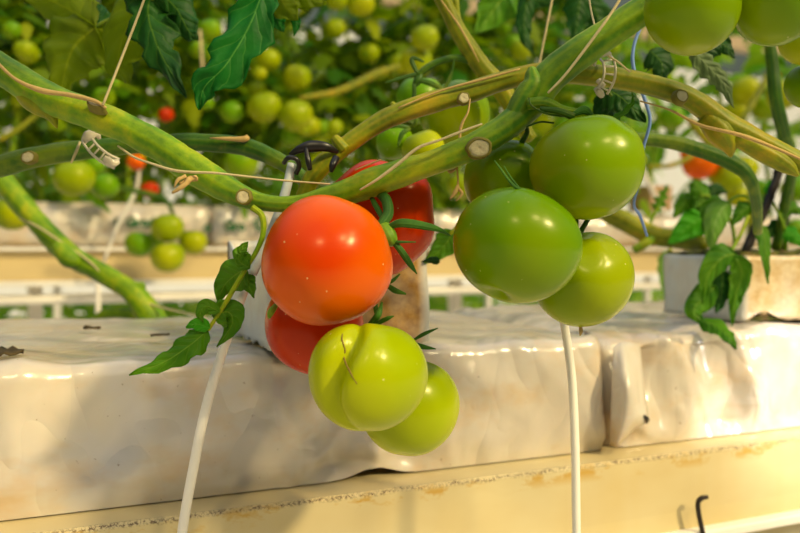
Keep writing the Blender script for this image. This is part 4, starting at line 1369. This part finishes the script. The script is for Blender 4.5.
bunch = 'bunch of four tomatoes before the printed slab'
bgt(168, 228, 16, 1.70, 'y', 'top tomato of the hanging bunch of four before the printed slab', bunch)
bgt(139, 244, 14, 1.74, 'g', 'left tomato of the hanging bunch of four before the printed slab', bunch)
bgt(168, 257, 17, 1.68, 'y', 'lowest tomato of the hanging bunch of four before the printed slab', bunch)
bgt(193, 242, 14, 1.74, 'y', 'right tomato of the hanging bunch of four before the printed slab', bunch)
bgt(156, 240, 9, 1.80, 'g', 'small dark tomato peeping between the bunch of four')
bgt(74, 178, 20, 1.45, 'y', 'large yellow-green tomato just below the left clear clip')
bgt(105, 186, 14, 1.5, 'g', 'smaller green tomato right of the large one below the left clear clip')
bgt(12, 214, 18, 1.45, 'y', 'yellow-green tomato at the left edge before the printed slab')
bgt(265, 107, 17, 1.75, 'y', 'bright yellow-green tomato behind, left of a pair right of the cool green leaf tip')
bgt(296, 116, 17, 1.72, 'y', 'bright yellow-green tomato behind, right of a pair right of the cool green leaf tip')
bgt(297, 78, 14, 1.8, 'y', 'dull yellow-green tomato behind, directly above the bright pair')
bgt(232, 112, 12, 1.8, 'g', 'green tomato behind, left of the bright pair')
bgt(241, 163, 17, 1.6, 'g', 'green tomato between the level dark stem and the main stem')
bgt(425, 38, 14, 1.5, 'y', 'yellow-green tomato high behind, upper of two left of the top stem')
bgt(416, 62, 16, 1.55, 'y', 'yellow-green tomato high behind, lower of two left of the top stem')
bgt(361, 4, 14, 1.6, 'y', 'yellow-green tomato touching the top edge near the middle')
bgt(337, 0, 11, 1.6, 'y', 'olive tomato at the top edge left of the middle one')
bgt(25, 50, 11, 1.7, 'y', 'small yellow-green tomato behind at far upper left')
bgt(210, 30, 12, 1.7, 'g', 'green tomato between the dark lobed leaf and the cool green leaf')
bgt(210, 52, 10, 1.72, 'g', 'small green tomato below the one between the two top leaves')
bgt(166, 115, 8, 1.8, 'r', 'tiny red tomato behind, below the dark lobed leaf')
bgt(136, 162, 9, 1.78, 'o', 'orange tomato behind, just under the main stem at left')
bgt(150, 190, 9, 1.8, 'r', 'small red tomato behind, right of the green pair at left')
bgt(62, 152, 12, 1.75, 'y', 'yellow-green tomato showing above the level dark stem near the clip')
bgt(322, 128, 9, 1.8, 'g', 'small green tomato right of the bright pair')
bgt(462, 186, 14, 1.6, 'y', 'yellow-green tomato under the main stem between the clusters')
bgt(700, 164, 17, 1.5, 'o', 'orange tomato at right, lower of the orange pair above the right block')
bgt(694, 154, 13, 1.55, 'o', 'small orange tomato at right, left of the larger orange ones')
bgt(714, 156, 15, 1.5, 'o', 'orange tomato at right, upper of the orange pair above the right block')
bgt(728, 180, 16, 1.48, 'y', 'yellow-green tomato beside the orange pair at right')
bgt(744, 168, 14, 1.5, 'l', 'yellow tomato behind the stem junction at right')
bgt(738, 196, 12, 1.48, 'y', 'small yellow-green tomato below the orange pair')
bgt(760, 190, 12, 1.5, 'g', 'green tomato behind the leaning black stake')
bgt(795, 190, 14, 1.3, 'g', 'green tomato at the right edge beside the thin stake')
bgt(796, 230, 12, 1.2, 'g', 'small green tomato low at the right edge above the block')
bgt(745, 92, 16, 1.4, 'y', 'blurred yellow-green tomato right of the grey-green leaf')
bgt(765, 108, 14, 1.4, 'g', 'blurred green tomato left of the dark vertical stem')
bgt(735, 112, 13, 1.42, 'y', 'blurred yellow-green tomato below the grey-green leaf')
bgt(660, 70, 10, 1.4, 'y', 'blurred yellow tomato between the blue twine and the grey-green leaf')
bgt(772, 76, 7, 1.8, 'r', 'tiny red tomato behind the dark vertical stem')
bgt(640, 160, 7, .62, 'l', 'tiny pale green fruit hanging right of the top green tomato')
bgt(783, 95, 16, 1.2, 'y', 'blurred yellow-green tomato right of the dark vertical stem')
bgt(672, 118, 13, 1.5, 'g', 'blurred green tomato between the olive stem and the slim level stem')
# loose filling fruit, too blurred to tell apart
rf = random.Random(12)
for k in range(42):
    x = rf.uniform(0, 640); y = rf.uniform(20, 186)
    if rf.random() < .35: y = rf.uniform(120, 190)
    bgt(x, y, rf.uniform(6, 12), rf.uniform(1.72, 1.95), rf.choice('ygygl'), 'small blurred green tomato among the leaves of the row behind', 'blurred tomatoes in the row behind')

# stems and stalks of the row behind
def bstem(label, spec, Y, mat, name='tomato_vine', cat='vine', group=None):
    pts = [PY(x, y, Y) for x, y, w in spec]
    mb = MB(); tube(mb, pts, [px(w / 2, (p - CAM).dot(fwd)) for p, (x, y, w) in zip(pts, spec)], seg=8, n=5, rough=.1)
    return tag(mb.build(name, M[mat], loc=pts[0]), label, cat, group)


bstem('blurred yellowish stem winding level behind, left of the spidery sepals', [(300, 98, 5), (335, 92, 7), (355, 84, 8), (380, 72, 8), (400, 66, 5)], 1.45, 'stem_olive')
bstem('thin dark stalk carrying the bunch of four', [(120, 188, 5), (150, 194, 6), (166, 200, 5), (173, 214, 4)], 1.69, 'stem_dark')
bstem('blurred green stem from the left edge beside the large leaf', [(0, 140, 6), (20, 128, 6), (40, 112, 6)], 1.5, 'stem_olive')
bstem('blurred stalk running right from the blue twine to the orange tomatoes', [(648, 166, 4), (668, 166, 5), (685, 160, 5), (700, 150, 4)], 1.45, 'stem_olive')
bstem('blurred arching stem under the orange tomatoes', [(690, 120, 8), (715, 150, 8), (745, 168, 9), (752, 196, 8), (750, 240, 8)], 1.25, 'stem_olive')
bstem('blurred yellow stem slanting right of the grey-green leaf', [(775, 60, 5), (760, 90, 6), (740, 125, 6)], 1.3, 'stem_olive')
for (x, w) in ((97, 4), (205, 4), (410, 4)):
    pass
bstem('blurred pale drip tube crossing the gutter of the row behind', [(140, 160, 3), (136, 190, 3.5), (118, 225, 3.5), (104, 262, 3)], 1.8, 'rod', 'drip_tube', 'tube')
bstem('blurred white upright rod under the back gutter at left', [(98, 262, 5), (98, 290, 5), (98, 314, 5)], 1.75, 'rod', 'support_rod', 'rod')
bstem('blurred tan twine hanging behind at the top left', [(200, 30, 3), (202, 60, 3), (204, 95, 3)], 1.5, 'twine', 'twine', 'twine')
bstem('blurred pale pipe slanting right of the lower blue twine', [(640, 165, 5), (652, 190, 5), (664, 215, 5)], 1.75, 'rod', 'drip_tube', 'tube')

# overhead leaves of the near plants (just above the view) that shade the slab
rr = random.Random(31)
for k, (x, y, z) in enumerate([(.20, .28, .36), (.50, .20, .38), (.78, .24, .40)]):
    mb = MB()
    for _ in range(9):
        p = Vector((x + rr.uniform(-.13, .13), y + rr.uniform(-.13, .13), CZ + z + rr.uniform(-.08, .1)))
        a = rr.uniform(0, 6.28)
        scatter_leaflet(mb, p, Vector((math.cos(a), math.sin(a), -.3)).normalized(), Vector((rr.uniform(-.3, .3), rr.uniform(-.3, .3), 1)).normalized(), .09, .03, rr)
    o = mb.build('leaf_spray', M['fol'], loc=(x, y, CZ + z)); tag(o, 'spray of leaves overhead, above the view', 'leaf', 'overhead leaf sprays')

# ---------------------------------------------------------------- light
w = bpy.data.worlds.new('world'); SC.world = w; w.use_nodes = True
wt = w.node_tree; bg = wt.nodes['Background']
tc = wt.nodes.new('ShaderNodeTexCoord'); sp = wt.nodes.new('ShaderNodeSeparateXYZ'); rp = wt.nodes.new('ShaderNodeValToRGB')
wt.links.new(tc.outputs['Generated'], sp.inputs[0]); wt.links.new(sp.outputs[2], rp.inputs[0]); wt.links.new(rp.outputs[0], bg.inputs[0])
e = rp.color_ramp.elements
e[0].position = 0; e[0].color = (.10, .11, .05, 1)
e[1].position = .8; e[1].color = (.9, 1.02, 1.25, 1)
q = e.new(.35); q.color = (.22, .26, .22, 1)
bg.inputs[1].default_value = 0.58

ld = bpy.data.lights.new('sun', 'SUN'); ld.energy = 2.9; ld.color = (1, .80, .44); ld.angle = math.radians(5)
lo = bpy.data.objects.new('sun', ld); COL.objects.link(lo)
lo.rotation_euler = Vector((-.55, .75, -.62)).to_track_quat('-Z', 'Y').to_euler()
for i, (x, y, z) in enumerate([(.55, -.75, 1.15), (1.0, -.5, 1.15), (-.6, -.9, 1.3)]):
    ld = bpy.data.lights.new('grow_lamp_light', 'AREA'); ld.shape = 'DISK'; ld.size = .17; ld.energy = 7; ld.color = (1, .80, .40)
    lo = bpy.data.objects.new('grow_lamp_light', ld); COL.objects.link(lo)
    lo.location = (x, y, CZ + z)
    lo.rotation_euler = (Vector((.1, .6, CZ)) - lo.location).to_track_quat('-Z', 'Y').to_euler()

ld = bpy.data.lights.new('added_glare_spot', 'SPOT'); ld.energy = 110; ld.color = (1, .97, .94); ld.spot_size = math.radians(12); ld.spot_blend = 1; ld.shadow_soft_size = .03  # no real lamp: spot added to brighten a patch of the right slab film
lo = bpy.data.objects.new('added_glare_spot', ld); COL.objects.link(lo)
lo.location = (1.25, -.35, CZ + .35)
lo.rotation_euler = (PY(800, 395, .55) - lo.location).to_track_quat('-Z', 'Y').to_euler()

vs_ = SC.view_settings
vs_.view_transform = 'Standard'; vs_.look = 'None'; vs_.gamma = 1; vs_.use_curve_mapping = False
vs_.exposure = 0.0
SC.cycles.use_denoising = True
SC.cycles.max_bounces = 8
SC.cycles.transparent_max_bounces = 8
SC.cycles.sample_clamp_indirect = 6
